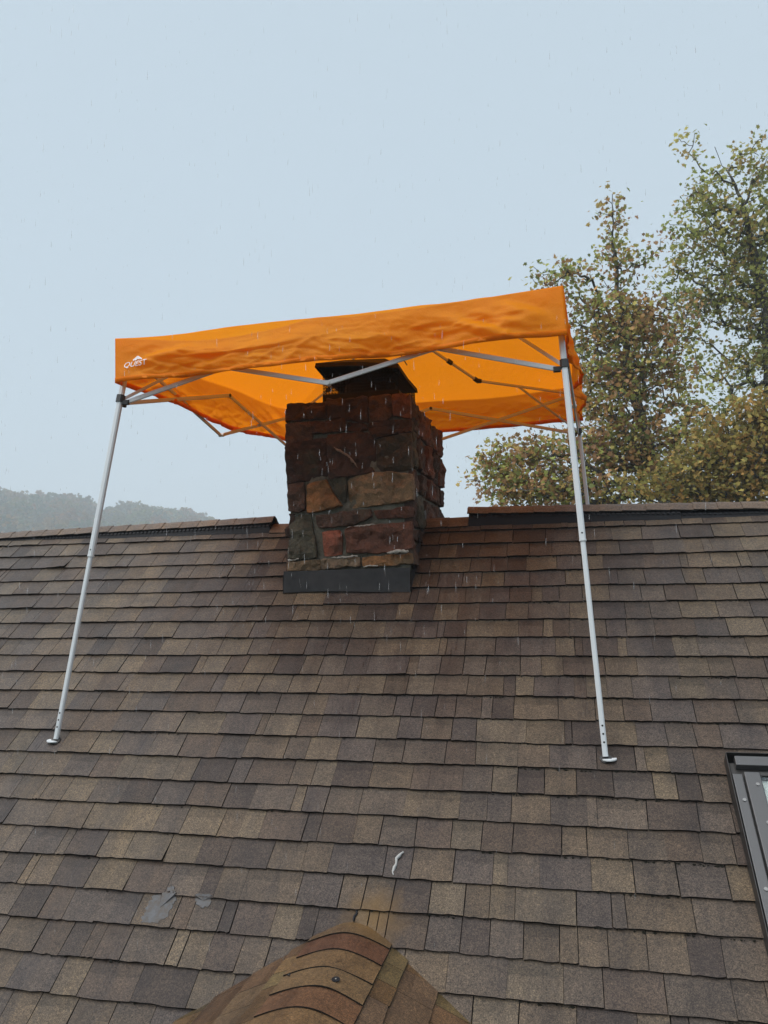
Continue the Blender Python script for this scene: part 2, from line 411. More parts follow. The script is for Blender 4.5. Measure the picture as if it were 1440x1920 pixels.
def shingle_rows():
    r = random.Random(11); near = []; rest = MB()
    for n in range(0, 35):
        sb_row = S0 + n*EXPO; st = max(sb_row - EXPO - .042, -.055)
        x = X_L + r.uniform(0, .1); skew = r.uniform(-.004, .004)
        ph = r.uniform(0, 6.28); last = None
        while x < X_R:
            w = r.choice([r.uniform(.09, .14), r.uniform(.11, .17), r.uniform(.14, .21), r.uniform(.17, .25)])
            if r.random() < .09: w = r.uniform(.035, .07)
            w = min(w, X_R - x); x1 = x + w
            k = r.uniform(-.007, .007) if r.random() < .55 else 0.0
            if last is None: last = 0.0
            xm = (x+x1)/2; sm = sb_row - EXPO/2; Pm = FR(xm, sm, 0)
            inside_ch = CH_X0+.03 < x and x1 < CH_X1-.03 and Pm.y > CH_Y0+.02
            inside_sk = SK_X0+.02 < x and x1 < SK_X1-.02 and SK_S0+.05 < sm < SK_S1-.05
            if not (inside_ch or inside_sk):
                wav = .0028*math.sin(xm*1.7+ph) + .0016*math.sin(xm*5.3+ph*2)
                gap = r.uniform(.0010, .0026) if r.random() < .78 else .0
                raised = .0032 if r.random() < .45 else 0.0
                lift = r.uniform(.004, .012) if r.random() < .03 else 0.0
                tint = rand_tint(r)
                a = (FR, x+gap+last*0, x1-gap, x+gap+last, x1-gap+k, st, sb_row+wav+r.uniform(-.0012, .0012), .0005, .0135+raised+r.uniform(-.0008, .0008), .0090+raised*.6, tint)
                pj = project(Pm)
                vis = pj and -90 < pj[0] < 1530 and 900 < pj[1] < 2010
                hid = pj and False
                if vis: near.append((pj[2], a, lift))
                else: slab(rest, *a, r, nx=2)
            x = x1; last = k
    near.sort(key=lambda q: q[0])
    for i, (z, a, lift) in enumerate(near):
        if i < 300:
            m1 = MB(); slab(m1, *a, r, nx=5, lift=lift); m1.build('shingle', [M_GRAN, M_EDGE], roof_front)
        else: slab(rest, *a, r, nx=4, lift=lift)
    # back slope rows, coarse
    o = rest.build('shingle_courses', [M_GRAN, M_EDGE], roof_front, kind='stuff')
    back = MB()
    for n in range(0, 35):
        sb_row = S0 + n*EXPO; st = max(sb_row - EXPO - .042, -.055); x = X_L
        while x < X_R:
            x1 = min(x + r.uniform(.12, .3), X_R)
            slab(back, BK, x1-.001, x+.001, x1-.001, x+.001, st, sb_row, .0005, .010, .007, rand_tint(r), r, nx=1); x = x1
    back.build('shingle_courses', [M_GRAN, M_EDGE], roof_back, kind='stuff')
shingle_rows()

# ---- ridge: vent and cap shingles
def cap_h(x): return float(np.interp(x, [-7, -4.35, -3.39, -2.02, -.62, .73, 1.27, 4], [.022, .030, .050, .076, .088, .062, .050, .03]))
def ridge_pt(x, s, lift, side=-1):
    """point on the cap profile at slope distance s from the apex, raised by lift"""
    y = Y_AP + side*s*CA; z = Z_AP + lift - s*SA
    return Vector((x, y, z))
def ridge_cap(x0, x1, lift0, lift1, tint, r, parent, hw=.100, flip=False):
    mb = MB(); prof = [-1, -.75, -.45, -.2, 0, .2, .45, .75, 1]; V = []
    for x, lf in ((x0, lift0), (x1, lift1)):
        for q in prof:
            rd = .014*math.exp(-(q/.22)**2)
            s = abs(q)*hw; V.append(ridge_pt(x + r.uniform(-.002, .002), s, lf - rd + r.uniform(-.0015, .0015) , -1 if q < 0 else 1))
    n = len(prof); low = [Vector(v) - Vector((0, 0, .006)) for v in V]
    mb.add(V + low, [(i, i+1, n+i+1, n+i) for i in range(n-1)], 0, tint)
    mb.add(V + low, [(i, 2*n+i, 2*n+i+1, i+1) for i in range(n-1)] + [(n+i, n+i+1, 3*n+i+1, 3*n+i) for i in range(n-1)] + [(0, n, 3*n, 2*n), (n-1, 3*n-1, 4*n-1, 2*n-1)], 1)
    mb.build('ridge_cap_shingle', [M_GRAN, M_EDGE], parent)
ridge_e = bpy.data.objects.new('ridge', None); col.objects.link(ridge_e); ridge_e.parent = house; ridge_e.location = -house.location
def build_ridge():
    r = random.Random(5)
    def vent(x0, x1, hfac, front, name='ridge_vent'):
        mb = MB(); N = max(2, int((x1-x0)/.06)); prof = []
        for sd in (-1, 1):
            P = []
            for i in range(N+1):
                x = x0+(x1-x0)*i/N; lf = cap_h(x)*hfac
                wob = .0025*mnoise.noise(Vector((x*6, sd, 0)))
                P.append([ridge_pt(x, .012, lf-.012, sd), ridge_pt(x, front-.012, lf-.010+wob, sd), ridge_pt(x, front, lf*.72-.01+wob, sd), ridge_pt(x, front+.012, lf*.25, sd), ridge_pt(x, front+.016, .008, sd)])
            V = [v for q in P for v in q]
            mb.add(V, [(i*5+k, (i+1)*5+k, (i+1)*5+k+1, i*5+k+1) if sd > 0 else (i*5+k, i*5+k+1, (i+1)*5+k+1, (i+1)*5+k) for i in range(N) for k in range(4)])
            for i in (0, N): mb.add(P[i], [(0, 1, 2, 3, 4)])
            # louvre ribs along the lip
            for i in range(N*2):
                x = x0+(x1-x0)*(i+.5)/(N*2); lf = cap_h(x)*hfac
                mb.box(ridge_pt(x, front-.004, lf-.009, sd), (.009, 0, 0), (0, sd*.010*CA, -.010*SA), (0, .002, .003))
        mb.build(name, M_VENT, ridge_e)
    vent(-3.39, -2.03, .92, .100); vent(-.615, .73, .92, .100)
    vent(X_L, -3.40, .72, .094); vent(.735, X_R, .72, .094)
    def run(x0, x1, d, lift_f, hw=.100):
        x = x0
        while (x < x1 - .02 if d > 0 else x > x1 + .02):
            e = r.uniform(.135, .15)*d; xe = x + e
            if (d > 0 and xe > x1) or (d < 0 and xe < x1): xe = x1
            t = tuple(np.array(rand_tint(r))*.35 + np.array((.150, .108, .082))*.65)
            ridge_cap(x, xe + .02*d, lift_f(x)+.006, lift_f(xe)+.001, t, r, ridge_e, hw)
            x = xe
    run(-2.02, X_L, -1, cap_h); run(-.625, X_R, 1, cap_h)
    low = lambda x: .020
    run(-2.03, CH_X0-.0, 1, low, .13); run(-.62, CH_X1, -1, low, .13)
build_ridge()

# ------------------------------------------------------------------ chimney
chimney = bpy.data.objects.new('chimney', None); col.objects.link(chimney); chimney.parent = house; chimney.location = -house.location
chimney['label'] = 'weathered fieldstone chimney rising through the roof ridge'
REC = .022
mb = MB()
mb.box(((CH_X0+CH_X1)/2, (CH_Y0+CH_Y1)/2, (CH_ZT-1.4)/2-.012), ((CH_X1-CH_X0)/2-REC, 0, 0), (0, (CH_Y1-CH_Y0)/2-REC, 0), (0, 0, (CH_ZT+1.4)/2-.012))
mb.build('mortar_core', M_MORTAR, chimney)

def stone(face, poly, tint, seed, depth=.035, name='stone', grow=1.05):
    """rough stone: polygon in face coords (u along face, z up) -> faceted pillow with broken surface"""
    r = random.Random(seed); P = [Vector((p[0], p[1])) for p in poly]
    # resample outline with jitter
    out = []
    for i in range(len(P)):
        a, b = P[i], P[(i+1) % len(P)]; L = (b-a).length; k = max(2, int(L/.024))
        for j in range(k):
            q = a.lerp(b, j/k)
            if j: q += Vector((mnoise.noise(Vector((q.x*22, q.y*22, seed))), mnoise.noise(Vector((q.x*22, q.y*22, seed+9)))))*.012 + Vector((r.uniform(-1, 1), r.uniform(-1, 1)))*.0022
            out.append(q)
    cen = sum(out, Vector((0, 0)))/len(out); n = len(out)
    out = [cen + (q-cen)*grow for q in out]
    # soften corners
    out = [out[i]*.76 + (out[i-1]+out[(i+1) % n])*.12 for i in range(n)]
    off = Vector((r.uniform(0, 50), r.uniform(0, 50), r.uniform(0, 50)))
    tx, tz = r.uniform(-.10, .10), r.uniform(-.12, .12)
    def rough(p, amp):
        nz = mnoise.fractal(Vector((p.x*11, p.y*15, 0))+off, .8, 2.1, 5)
        stp = math.floor((mnoise.noise(Vector((p.x*5, p.y*11, 3))+off)+1)*3.0)/3.0-1
        return (nz*.019 + stp*.024)*amp + ((p.x-cen.x)*tx+(p.y-cen.y)*tz)
    rim = [cen + (q-cen)*.965 for q in out]
    # jittered interior points, triangulated inside the rim
    def inside(p, poly):
        c = False
        for a in range(len(poly)):
            b1, b2 = poly[a], poly[a-1]
            if (b1.y > p.y) != (b2.y > p.y) and p.x < (b2.x-b1.x)*(p.y-b1.y)/(b2.y-b1.y)+b1.x: c = not c
        return c
    core = [cen + (q-cen)*.90 for q in out]; st = .021; pts = list(rim)
    x0, x1 = min(q.x for q in core), max(q.x for q in core); y0, y1 = min(q.y for q in core), max(q.y for q in core)
    for a in range(int((x1-x0)/st)+2):
        for b in range(int((y1-y0)/st)+2):
            p = Vector((x0+(a+.5*(b % 2))*st+r.uniform(-.007, .007), y0+b*st+r.uniform(-.007, .007)))
            if inside(p, core): pts.append(p)
    res = delaunay_2d_cdt(pts, [(a, (a+1) % n) for a in range(n)], [], 0, 1e-6)
    pv, pf = res[0], res[2]; keep = [f for f in pf if inside((pv[f[0]]+pv[f[1]]+pv[f[2]])/3, rim)]
    orig = res[3]; rim_i = {}
    for k, lst in enumerate(orig):
        for q in lst:
            if q < n: rim_i[q] = k
    ccw = sum(out[a].x*out[(a+1) % n].y-out[(a+1) % n].x*out[a].y for a in range(n)) > 0
    V = [face(p.x, p.y, depth*(.88 if k in rim_i.values() else 1.0) + rough(p, 1)) for k, p in enumerate(pv)]
    b0 = len(V); V += [face(q.x, q.y, depth*.5 + rough(q, .5)) for q in out]; b1 = len(V); V += [face(q.x, q.y, -.030) for q in out]
    F = [tuple(f) for f in keep]
    for a in range(n):
        c = (a+1) % n; F += [(rim_i.get(a, a), rim_i.get(c, c), b0+c, b0+a), (b0+a, b0+c, b1+c, b1+a)]
    mb = MB(); mb.add(V, F, 0, tint); return mb.build(name, M_STONE, chimney)
f_front = lambda u, z, d: Vector((u, CH_Y0+REC-d, z))
f_right = lambda u, z, d: Vector((CH_X1-REC+d, u, z))
f_left = lambda u, z, d: Vector((CH_X0+REC-d, u, z))
f_back = lambda u, z, d: Vector((u, CH_Y1-REC+d, z))
def zx(zc): return CH_X0 + (zc-200)/(1020-200)*(CH_X1-CH_X0)
def zz(zc): return .775 + (382-zc)*(.775+.300)/(1465-382)       # photo detail row -> height
DK = (.050, .027, .020); RD = (.118, .049, .031); TN = (.20, .134, .076); OR = (.27, .135, .055); GN = (.062, .056, .038); BR = (.078, .044, .031)
FRONT = [
    ([(196, 400), (470, 384), (472, 488), (198, 494)], DK), ([(482, 378), (745, 366), (748, 535), (484, 480)], DK), ([(756, 366), (900, 362), (905, 500), (850, 530), (760, 520)], BR), ([(912, 362), (1024, 372), (1024, 520), (915, 505)], RD),
    ([(197, 504), (372, 500), (370, 624), (198, 632)], BR), ([(382, 500), (600, 492), (606, 575), (384, 585)], DK), ([(616, 520), (740, 545), (745, 580), (618, 585)], DK), ([(756, 535), (1024, 530), (1024, 610), (790, 640), (756, 590)], DK),
    ([(202, 645), (470, 620), (475, 880), (206, 894)], DK), ([(484, 596), (745, 592), (790, 650), (788, 838), (740, 858), (490, 880)], DK), ([(800, 650), (1024, 622), (1022, 850), (804, 848)], (.055, .043, .030)),
    ([(212, 905), (322, 900), (325, 1075), (280, 1092), (214, 1080)], BR), ([(338, 920), (468, 888), (515, 985), (572, 1062), (345, 1096)], OR), ([(490, 888), (602, 880), (600, 1030), (575, 1040), (530, 985)], GN), ([(612, 905), (680, 870), (900, 862), (1020, 880), (1022, 1040), (880, 1058), (625, 1078)], TN),
    ([(400, 1115), (560, 1100), (752, 1088), (760, 1140), (640, 1188), (420, 1196)], BR), ([(775, 1100), (1024, 1085), (1022, 1150), (800, 1152)], RD),
    ([(212, 1112), (365, 1110), (385, 1250), (402, 1385), (214, 1388)], GN), ([(438, 1225), (550, 1215), (568, 1260), (565, 1372), (450, 1378)], (.27, .085, .05)), ([(598, 1215), (640, 1200), (1012, 1178), (1012, 1345), (880, 1368), (605, 1362)], RD),
    ([(214, 1408), (420, 1398), (425, 1466), (214, 1468)], TN), ([(432, 1402), (680, 1390), (682, 1450), (434, 1466)], (.2, .14, .09)), ([(704, 1392), (1016, 1376), (1016, 1440), (708, 1452)], OR),
]
sd = 100
for poly, t in FRONT:
    sd += 1; rr = random.Random(sd)
    pl_ = [(zx(a), zz(b)) for a, b in poly][::-1]
    stone(f_front, pl_, tuple(np.array(t)*rr.uniform(.85, 1.15)), sd, depth=rr.uniform(.026, .042))
def rubble(face, u0, u1, z0, z1, seed, flip=False):
    r = random.Random(seed); z = z1
    while z > z0 + .03:
        h = r.choice([.09, .13, .17, .22, .26])*r.uniform(.9, 1.1); h = min(h, z-z0)
        if z-h-z0 < .06: h = z-z0
        u = u0
        while u < u1-.02:
            w = r.uniform(.16, .38)
            if u1-u-w < .11: w = u1-u
            g = .009
            q = [(u+g+r.uniform(0, .012), z-h+g+r.uniform(0, .012)), (u+w-g-r.uniform(0, .012), z-h+g+r.uniform(0, .012)), (u+w-g-r.uniform(0, .015), z-g-r.uniform(0, .012)), (u+g+r.uniform(0, .015), z-g-r.uniform(0, .012))]
            if flip: q = q[::-1]
            t = r.choice([DK, DK, BR, RD, BR, GN])
            stone(face, q, tuple(np.array(t)*r.uniform(.8, 1.2)), r.randrange(10**6), depth=r.uniform(.022, .034)); u += w
        z -= h
rubble(f_right, CH_Y0+.01, CH_Y1+.01, -.30, .79, 41)
rubble(f_left, CH_Y0+.01, CH_Y1+.01, -.30, .79, 42, True)
rubble(f_back, CH_X0, CH_X1, -.45, .79, 43, True)
# crown of flat top stones
def top_stones():
    r = random.Random(9); y = CH_Y0
    while y < CH_Y1-.02:
        d = r.uniform(.24, .36); d = CH_Y1-y if CH_Y1-y-d < .15 else d
        x = CH_X0
        while x < CH_X1-.02:
            w = r.uniform(.22, .36); w = CH_X1-x if CH_X1-x-w < .15 else w
            q = [(x+.008, y+.008), (x+w-.008, y+.008), (x+w-.008, y+d-.008), (x+.008, y+d-.008)]
            stone(lambda u, v, dd: Vector((u, v, CH_ZT-.028+dd)), q, tuple(np.array(DK)*r.uniform(.8, 1.3)), r.randrange(10**6), depth=.022)
            x += w
        y += d
top_stones()
# sealant streak on the dark stone and pale mortar smears above the flashing
def smear(name, pts, r0, m, squash=.5, seed=1, parent=chimney):
    r = random.Random(seed); mb = MB(); P = []
    for i in range(len(pts)-1):
        a, b = Vector(pts[i]), Vector(pts[i+1]); k = max(2, int((b-a).length/.012))
        for j in range(k): P.append(a.lerp(b, j/k) + Vector((r.uniform(-1, 1), r.uniform(-.3, .3), r.uniform(-1, 1)))*.004)
    R = [r0*(.35+.9*r.random())*min(1, 3*min(i+1, len(P)-i)/len(P)+.2) for i in range(len(P))]
    mb.tube(P, R, 7); return mb.build(name, m, parent, smooth=True)
M_CAULK = mortar_mat('tan_caulk', (.16, .11, .08), (.30, .22, .17))
fy = CH_Y0-.026
smear('sealant_streak', [(zx(530), fy, zz(680)), (zx(560), fy, zz(705)), (zx(620), fy, zz(745)), (zx(670), fy, zz(800)), (zx(684), fy, zz(842))], .008, M_CAULK, seed=3)
smear('mortar_smear', [(zx(610), fy+.016, zz(1202)), (zx(720), fy+.012, zz(1196)), (zx(800), fy+.016, zz(1184))], .008, M_WHITE_MORTAR, seed=4)
smear('mortar_smear', [(zx(500), fy+.012, zz(1394)), (zx(600), fy+.010, zz(1388)), (zx(690), fy+.012, zz(1382))], .008, M_WHITE_MORTAR, seed=5)
smear('mortar_smear', [(zx(860), fy+.010, zz(1372)), (zx(940), fy+.004, zz(1362)), (zx(1010), fy+.006, zz(1366))], .012, M_WHITE_MORTAR, seed=6)
smear('mortar_smear', [(zx(215), fy+.012, zz(1398)), (zx(300), fy+.012, zz(1396))], .007, M_WHITE_MORTAR, seed=7)
smear('mortar_smear', [(zx(712), fy+.004, zz(1452)), (zx(770), fy-.002, zz(1446)), (zx(820), fy+.004, zz(1454))], .006, M_WHITE_MORTAR, seed=8)
def seal_detail():
    m = M_SEAL; n = noise_tex(m, 34, 6, .75, wpos(m)); r = ramp(m, n.outputs[0], [(.38, (.058, .046, .037)), (.52, (.064, .064, .068)), (.74, (.088, .093, .104))])
    lk(m, r.outputs[0], pbsdf(m).inputs['Base Color']); bump(m, n.outputs[0], .6, .006)
seal_detail()
# flashing: front apron and stepped sides
def build_flashing():
    zb = -.447; yb = CH_Y0-.040
    mb = MB()
    xa, xb = CH_X0-.006, CH_X1-.012; zt0, zt1 = -.307, -.300
    N = 10; V = []
    for i in range(N+1):
        u = i/N; x = xa+(xb-xa)*u; b = .003*math.sin(u*9)
        V += [Vector((x, yb+.004+b*.3, zt0+(zt1-zt0)*u)), Vector((x, yb-.004+b, zb+.006*math.sin(u*5)+.004)), FR(x, (-(yb-.004))/CA+.075, .019)]
    F = [(i*3+k, i*3+k+1, (i+1)*3+k+1, (i+1)*3+k) for i in range(N) for k in range(2)]
    mb.add(V[:], [f for f in F if (f[0] % 3) == 0])
    mb.add([(xa, yb+.004, zt0), (xb, yb+.004, zt1), (xb, CH_Y0+.03, zt1), (xa, CH_Y0+.03, zt0)], [(0, 1, 2, 3)])
    # right and left returns
    for x, sg in ((xb, 1), (xa, -1)):
        P = [(x, yb, zb), (x, yb, zt1)]
        ys = np.linspace(yb, .05, 7)
        for i in range(6):
            y0, y1 = ys[i], ys[i+1]; z0 = -abs(y0)*math.tan(ALPHA) if y0 < 0 else 0
            zt = y0*math.tan(ALPHA)+.13
            off = sg*(.034 + .002*(i % 2)); xx = x + off - sg*.03
            mb.add([(xx, y0, y0*math.tan(ALPHA)-.02), (xx, y1+.02, y1*math.tan(ALPHA)-.02), (xx, y1+.02, zt+.03), (xx, y0, zt)], [(0, 1, 2, 3)])
    mb.build('flashing', M_FLASH, chimney)
build_flashing()

# chimney cap: hip lid on a wire mesh screen
cap = bpy.data.objects.new('chimney_cap', None); col.objects.link(cap); cap.parent = house; cap.location = -house.location
cap['label'] = 'rusted black metal chimney cap with mesh screen'
def build_cap():
    cx, cy = -1.298, .06; hx, hy = .262, .30; z0, z1 = CH_ZT-.005, .895
    mb = MB()
    for a, b in (((-hx, -hy), (hx, -hy)), ((hx, -hy), (hx, hy)), ((hx, hy), (-hx, hy)), ((-hx, hy), (-hx, -hy))):
        A = Vector((cx+a[0], cy+a[1], (z0+z1)/2)); B = Vector((cx+b[0], cy+b[1], (z0+z1)/2)); mb.bar(A, B, .008, z1-z0)
    mb.box((cx, cy, z0+.02), (hx, 0, 0), (0, hy, 0), (0, 0, .004))
    mb.build('cap_base', M_SOOT, cap)
    # diamond / square mesh
    ms = MB(); zt = 1.035
    for (ax, ay), (bx, by) in (((-hx, -hy), (hx, -hy)), ((hx, -hy), (hx, hy)), ((hx, hy), (-hx, hy)), ((-hx, hy), (-hx, -hy))):
        L = math.hypot(bx-ax, by-ay); k = int(L/.021)
        for i in range(k+1):
            u = i/k; x, y = cx+ax+(bx-ax)*u, cy+ay+(by-ay)*u
            ms.tube([(x, y, z1-.01), (x, y, zt)], .0022, 4, cap=False)
        for j in range(7):
            z = z1+.004+j*(zt-z1)/7; ms.tube([(cx+ax, cy+ay, z), (cx+bx, cy+by, z)], .0022, 4, cap=False)
    ms.build('mesh_screen', M_SOOT, cap)
    # inner flue liner
    fl = MB(); fl.tube([(cx, cy, z0), (cx, cy, 1.0)], [.19, .19], 20); fl.build('flue_liner', M_SOOT, cap)
    # lid, tilted to the right
    tilt = Matrix.Rotation(math.radians(2.5), 4, 'Y') @ Matrix.Rotation(math.radians(-2.0), 4, 'X')
    ld = MB(); ex, ey = .292, .345; O = Vector((cx-.012, cy-.01, 1.068))
    T = lambda x, y, z: O + tilt @ Vector((x, y, z))
    r = random.Random(2)
    lip = [(-ex, -ey), (0, -ey), (ex, -ey), (ex, 0), (ex, ey), (0, ey), (-ex, ey), (-ex, 0)]
    jl = [r.uniform(-.015, .015) for _ in lip]
    A = [T(x, y, -.030+j) for (x, y), j in zip(lip, jl)]; B = [T(x*.985, y*.985, .0+j) for (x, y), j in zip(lip, jl)]
    Cc = [T(x*.50, y*.40, .095) for x, y in lip]
    n = 8; V = A+B+Cc
    ld.add(V, [(i, (i+1) % n, n+(i+1) % n, n+i) for i in range(n)] + [(n+i, n+(i+1) % n, 2*n+(i+1) % n, 2*n+i) for i in range(n)] + [tuple(range(2*n, 3*n))])
    # underside
    ld.add([v - Vector((0, 0, .003)) for v in B] + [v - Vector((0, 0, .004)) for v in Cc], [(n+i, n+(i+1) % n, (i+1) % n, i) for i in range(n)] + [tuple(range(2*n-1, n-1, -1))])
    ld.build('cap_lid', M_RUST, cap)
    # a curled strap on the right of the lid
    st = MB(); st.tube([T(.30, -ey-.004, .05), T(.325, -ey-.01, .01), T(.35, -ey-.012, -.03)], .004, 5); st.build('cap_strap', M_CAULK, cap)
build_cap()

# ------------------------------------------------------------------ roof marks
def blob_patch(name, cx, cs, pts, m, h=.0165, parent=roof_front):
    def ht(s):
        k = math.ceil((s-S0)/EXPO); sb_ = S0+k*EXPO; st_ = sb_-EXPO-.042
        return .0005 + (s-st_)/(sb_-st_)*.0135
    mb = MB(); n = len(pts); V = [FR(cx+a, cs+b, ht(cs+b)+h) for a, b in pts] + [FR(cx+a*1.05, cs+b*1.05, ht(cs+b)-.002) for a, b in pts] + [FR(cx, cs, ht(cs)+h)]
    mb.add(V, [(i, (i+1) % n, 2*n) for i in range(n)] + [(i, n+i, n+(i+1) % n, (i+1) % n) for i in range(n)]); return mb.build(name, m, parent)
def roof_xs(px, py):
    d = ray(px, py); nrm = Vector((0, -SA, CA)); t = -(nrm.dot(CAM))/(nrm.dot(d)); P = CAM + d*t
    return P.x, -P.y/CA
def px_patch(name, pts, m, h=.0165):
    rj = random.Random(len(pts)); fine = []
    for a in range(len(pts)):
        p0, p1 = pts[a], pts[(a+1) % len(pts)]
        fine += [p0] + [(p0[0]+(p1[0]-p0[0])*u+rj.uniform(-3, 3), p0[1]+(p1[1]-p0[1])*u+rj.uniform(-2.2, 2.2)) for u in (.25, .5, .75)]
    pts = fine
    q = [roof_xs(*p) for p in pts]; cx = sum(a for a, b in q)/len(q); cs = sum(b for a, b in q)/len(q)
    return blob_patch(name, cx, cs, [(a-cx, b-cs) for a, b in q], m, h)
px_patch('sealant_patch', [(290, 1680), (312, 1677), (331, 1679), (328, 1692), (324, 1706), (316, 1722), (300, 1731), (284, 1735), (266, 1733), (272, 1715), (280, 1696)], M_SEAL, .0036)
px_patch('sealant_patch', [(368, 1682), (384, 1680), (399, 1682), (396, 1694), (390, 1703), (378, 1704), (368, 1697)], M_SEAL, .0036)
px_patch('sealant_patch', [(316, 1668), (323, 1660), (328, 1671), (333, 1678), (322, 1679)], M_SEAL, .0036)
M_CHALK = mat('white_smudge', (.34, .34, .33), .8)
_wp = lambda x, y: FR(*roof_xs(x, y), .012)
smear('white_mark', [_wp(737, 1644), _wp(739, 1630), _wp(745, 1614), _wp(753, 1603), _wp(763, 1598)], .0062, M_CHALK, seed=15, parent=roof_front)

# black moss and grit caught under the butt edges
def build_grit():
    R = np.random.default_rng(77); mb = MB()
    for n in range(0, 23):
        for _ in range(95):
            x = R.uniform(-4.6, 1.6) if R.random() < .5 else R.uniform(-.4, 1.3)
            if mnoise.noise(Vector((x*2.3, n*1.7, 4))) < -.05: continue
            s_ = S0+n*EXPO+R.uniform(.000, .006); a = R.uniform(.002, .0055); P = FR(x, s_, .0045+R.uniform(0, .004))
            if CH_X0 < x < CH_X1 and P.y > CH_Y0-.02: continue
            if SK_X0 < x < SK_X1 and SK_S0 < s_ < SK_S1: continue
            v = [P+FR(a*R.uniform(.8, 2.4), 0, 0), P+FR(-a*R.uniform(.8, 2.4), 0, 0), P+FR(0, a*1.1, 0), P+FR(0, -a, 0), P+FR(0, 0, a*.8)]
            mb.add(v, [(0, 2, 4), (2, 1, 4), (1, 3, 4), (3, 0, 4)])
    mb.build('moss_grit', mat('wet_moss', (.014, .014, .010), .9, spec=.2), roof_front, kind='stuff')
build_grit()

# ------------------------------------------------------------------ dormer in front
dormer = bpy.data.objects.new('dormer_roof', None); col.objects.link(dormer); dormer.parent = house; dormer.location = -house.location
dormer['label'] = 'small dormer roof with mossy tan ridge caps'
DX, DY, DZ = -.875, -2.075, -1.770; BETA = math.radians(27)
def dz_prof(x):
    """dormer section: rounded ridge, straight slopes"""
    a = abs(x); k = .10; return -math.tan(BETA)*(math.sqrt(a*a+k*k)-k)
def DF(side):
    def f(x, s, h):            # x: distance toward the viewer along the ridge, s: horizontal run from ridge
        return Vector((DX+side*s, DY-x, DZ+dz_prof(s)+h)) if True else None
    return f
DT = [(.150, .125, .066), (.155, .106, .056), (.140, .095, .058), (.165, .125, .078), (.135, .100, .068), (.185, .132, .068)]
def build_dormer():
    r = random.Random(21)
    base = MB(); N = 16; xs = np.linspace(-1.6, 1.6, 2*N+1); L = 2.6
    V = [(DX+x, DY+.25-(0 if k == 0 else L), DZ+dz_prof(x)-.012) for k in (0, 1) for x in xs]; n = len(xs)
    base.add(V, [(i, n+i, n+i+1, i+1) for i in range(n-1)]); base.build('roof_deck', M_DECK, dormer)
    # courses on both slopes, running parallel to the dormer ridge
    for side in (1, -1):
        f = DF(side)
        for k in range(9):
            sb = .235+k*.128; st = max(sb-.128-.04, .02); x = -.35 + r.uniform(0, .1)
            while x < 1.15:
                w = r.uniform(.11, .26); x1 = x+w
                t = tuple(np.array(r.choice(DT))*r.uniform(.54, .74)*np.array((1.02, .92, .92)))
                m1 = MB()
                if side > 0: slab(m1, f, x+.001, x1-.001, x+.001, x1-.001, st, sb, .001, .010, .007, t, r, nx=2)
                else: slab(m1, f, x1-.001, x+.001, x1-.001, x+.001, st, sb, .001, .010, .007, t, r, nx=2)
                m1.build('shingle', [M_GRAN, M_EDGE], dormer); x = x1
    # ridge caps: upper ones lap the lower ones
    prof = np.linspace(-1, 1, 17); hw = .165
    y = -.16
    for i in range(9):
        e = .138; y1 = y+e; tint = [(.165, .125, .074), (.135, .078, .050), (.180, .130, .070), (.185, .138, .076), (.150, .092, .054), (.175, .125, .068)][(i+5) % 6]
        mb = MB(); V = []
        for d, h in ((y-.03, .012), (y+e*.5, .0155), (y1, .019)):
            for q in prof:
                s = q*hw; V.append(Vector((DX+s, DY-d+.004*mnoise.noise(Vector((s*8, i*3, 0))), DZ+dz_prof(s)+h+.003*mnoise.noise(Vector((s*9, d*9, i))))))
        n = len(prof); mb.add(V, [(k*n+j, (k+1)*n+j, (k+1)*n+j+1, k*n+j+1) for k in (0, 1) for j in range(n-1)], 0, (tint[0]*.72, tint[1]*.63, tint[2]*.62))
        lo = [v-Vector((0, 0, .0045)) for v in V]
        mb.add(V[2*n:]+lo[2*n:], [(j, n+j, n+j+1, j+1) for j in range(n-1)], 1)
        for j in (0, n-1): mb.add([V[j], V[n+j], V[2*n+j], lo[2*n+j], lo[n+j], lo[j]], [(0, 1, 2, 3, 4, 5)] if j else [(5, 4, 3, 2, 1, 0)], 1)
        mb.build('ridge_cap_shingle', [M_GRAN, M_EDGE], dormer); y = y1
    # sealed nail heads and a dab of sealant at the peak
    for (dx, d, rr) in ((.055, .47, .010), (-.135, .415, .004)):
        mb = MB(); P = Vector((DX+dx, DY-d, DZ+dz_prof(dx)+.020)); mb.disc(P, (dx*.5, -.1, 1), rr*1.5, .002, 12, 0); o = mb.build('sealant_dab', M_VENT, dormer)
        mb = MB(); mb.disc(P+Vector((0, 0, .002)), (dx*.5, -.1, 1), rr*.25, .002, 10); mb.build('nail_head', M_WHITE_MORTAR, dormer)
    smear('sealant_streak', [(DX+.015, DY+.085, DZ+.085), (DX, DY+.03, DZ+.045), (DX-.004, DY-.01, DZ+.026), (DX, DY-.04, DZ+.018)], .0045, M_VENT, seed=11, parent=dormer)
build_dormer()

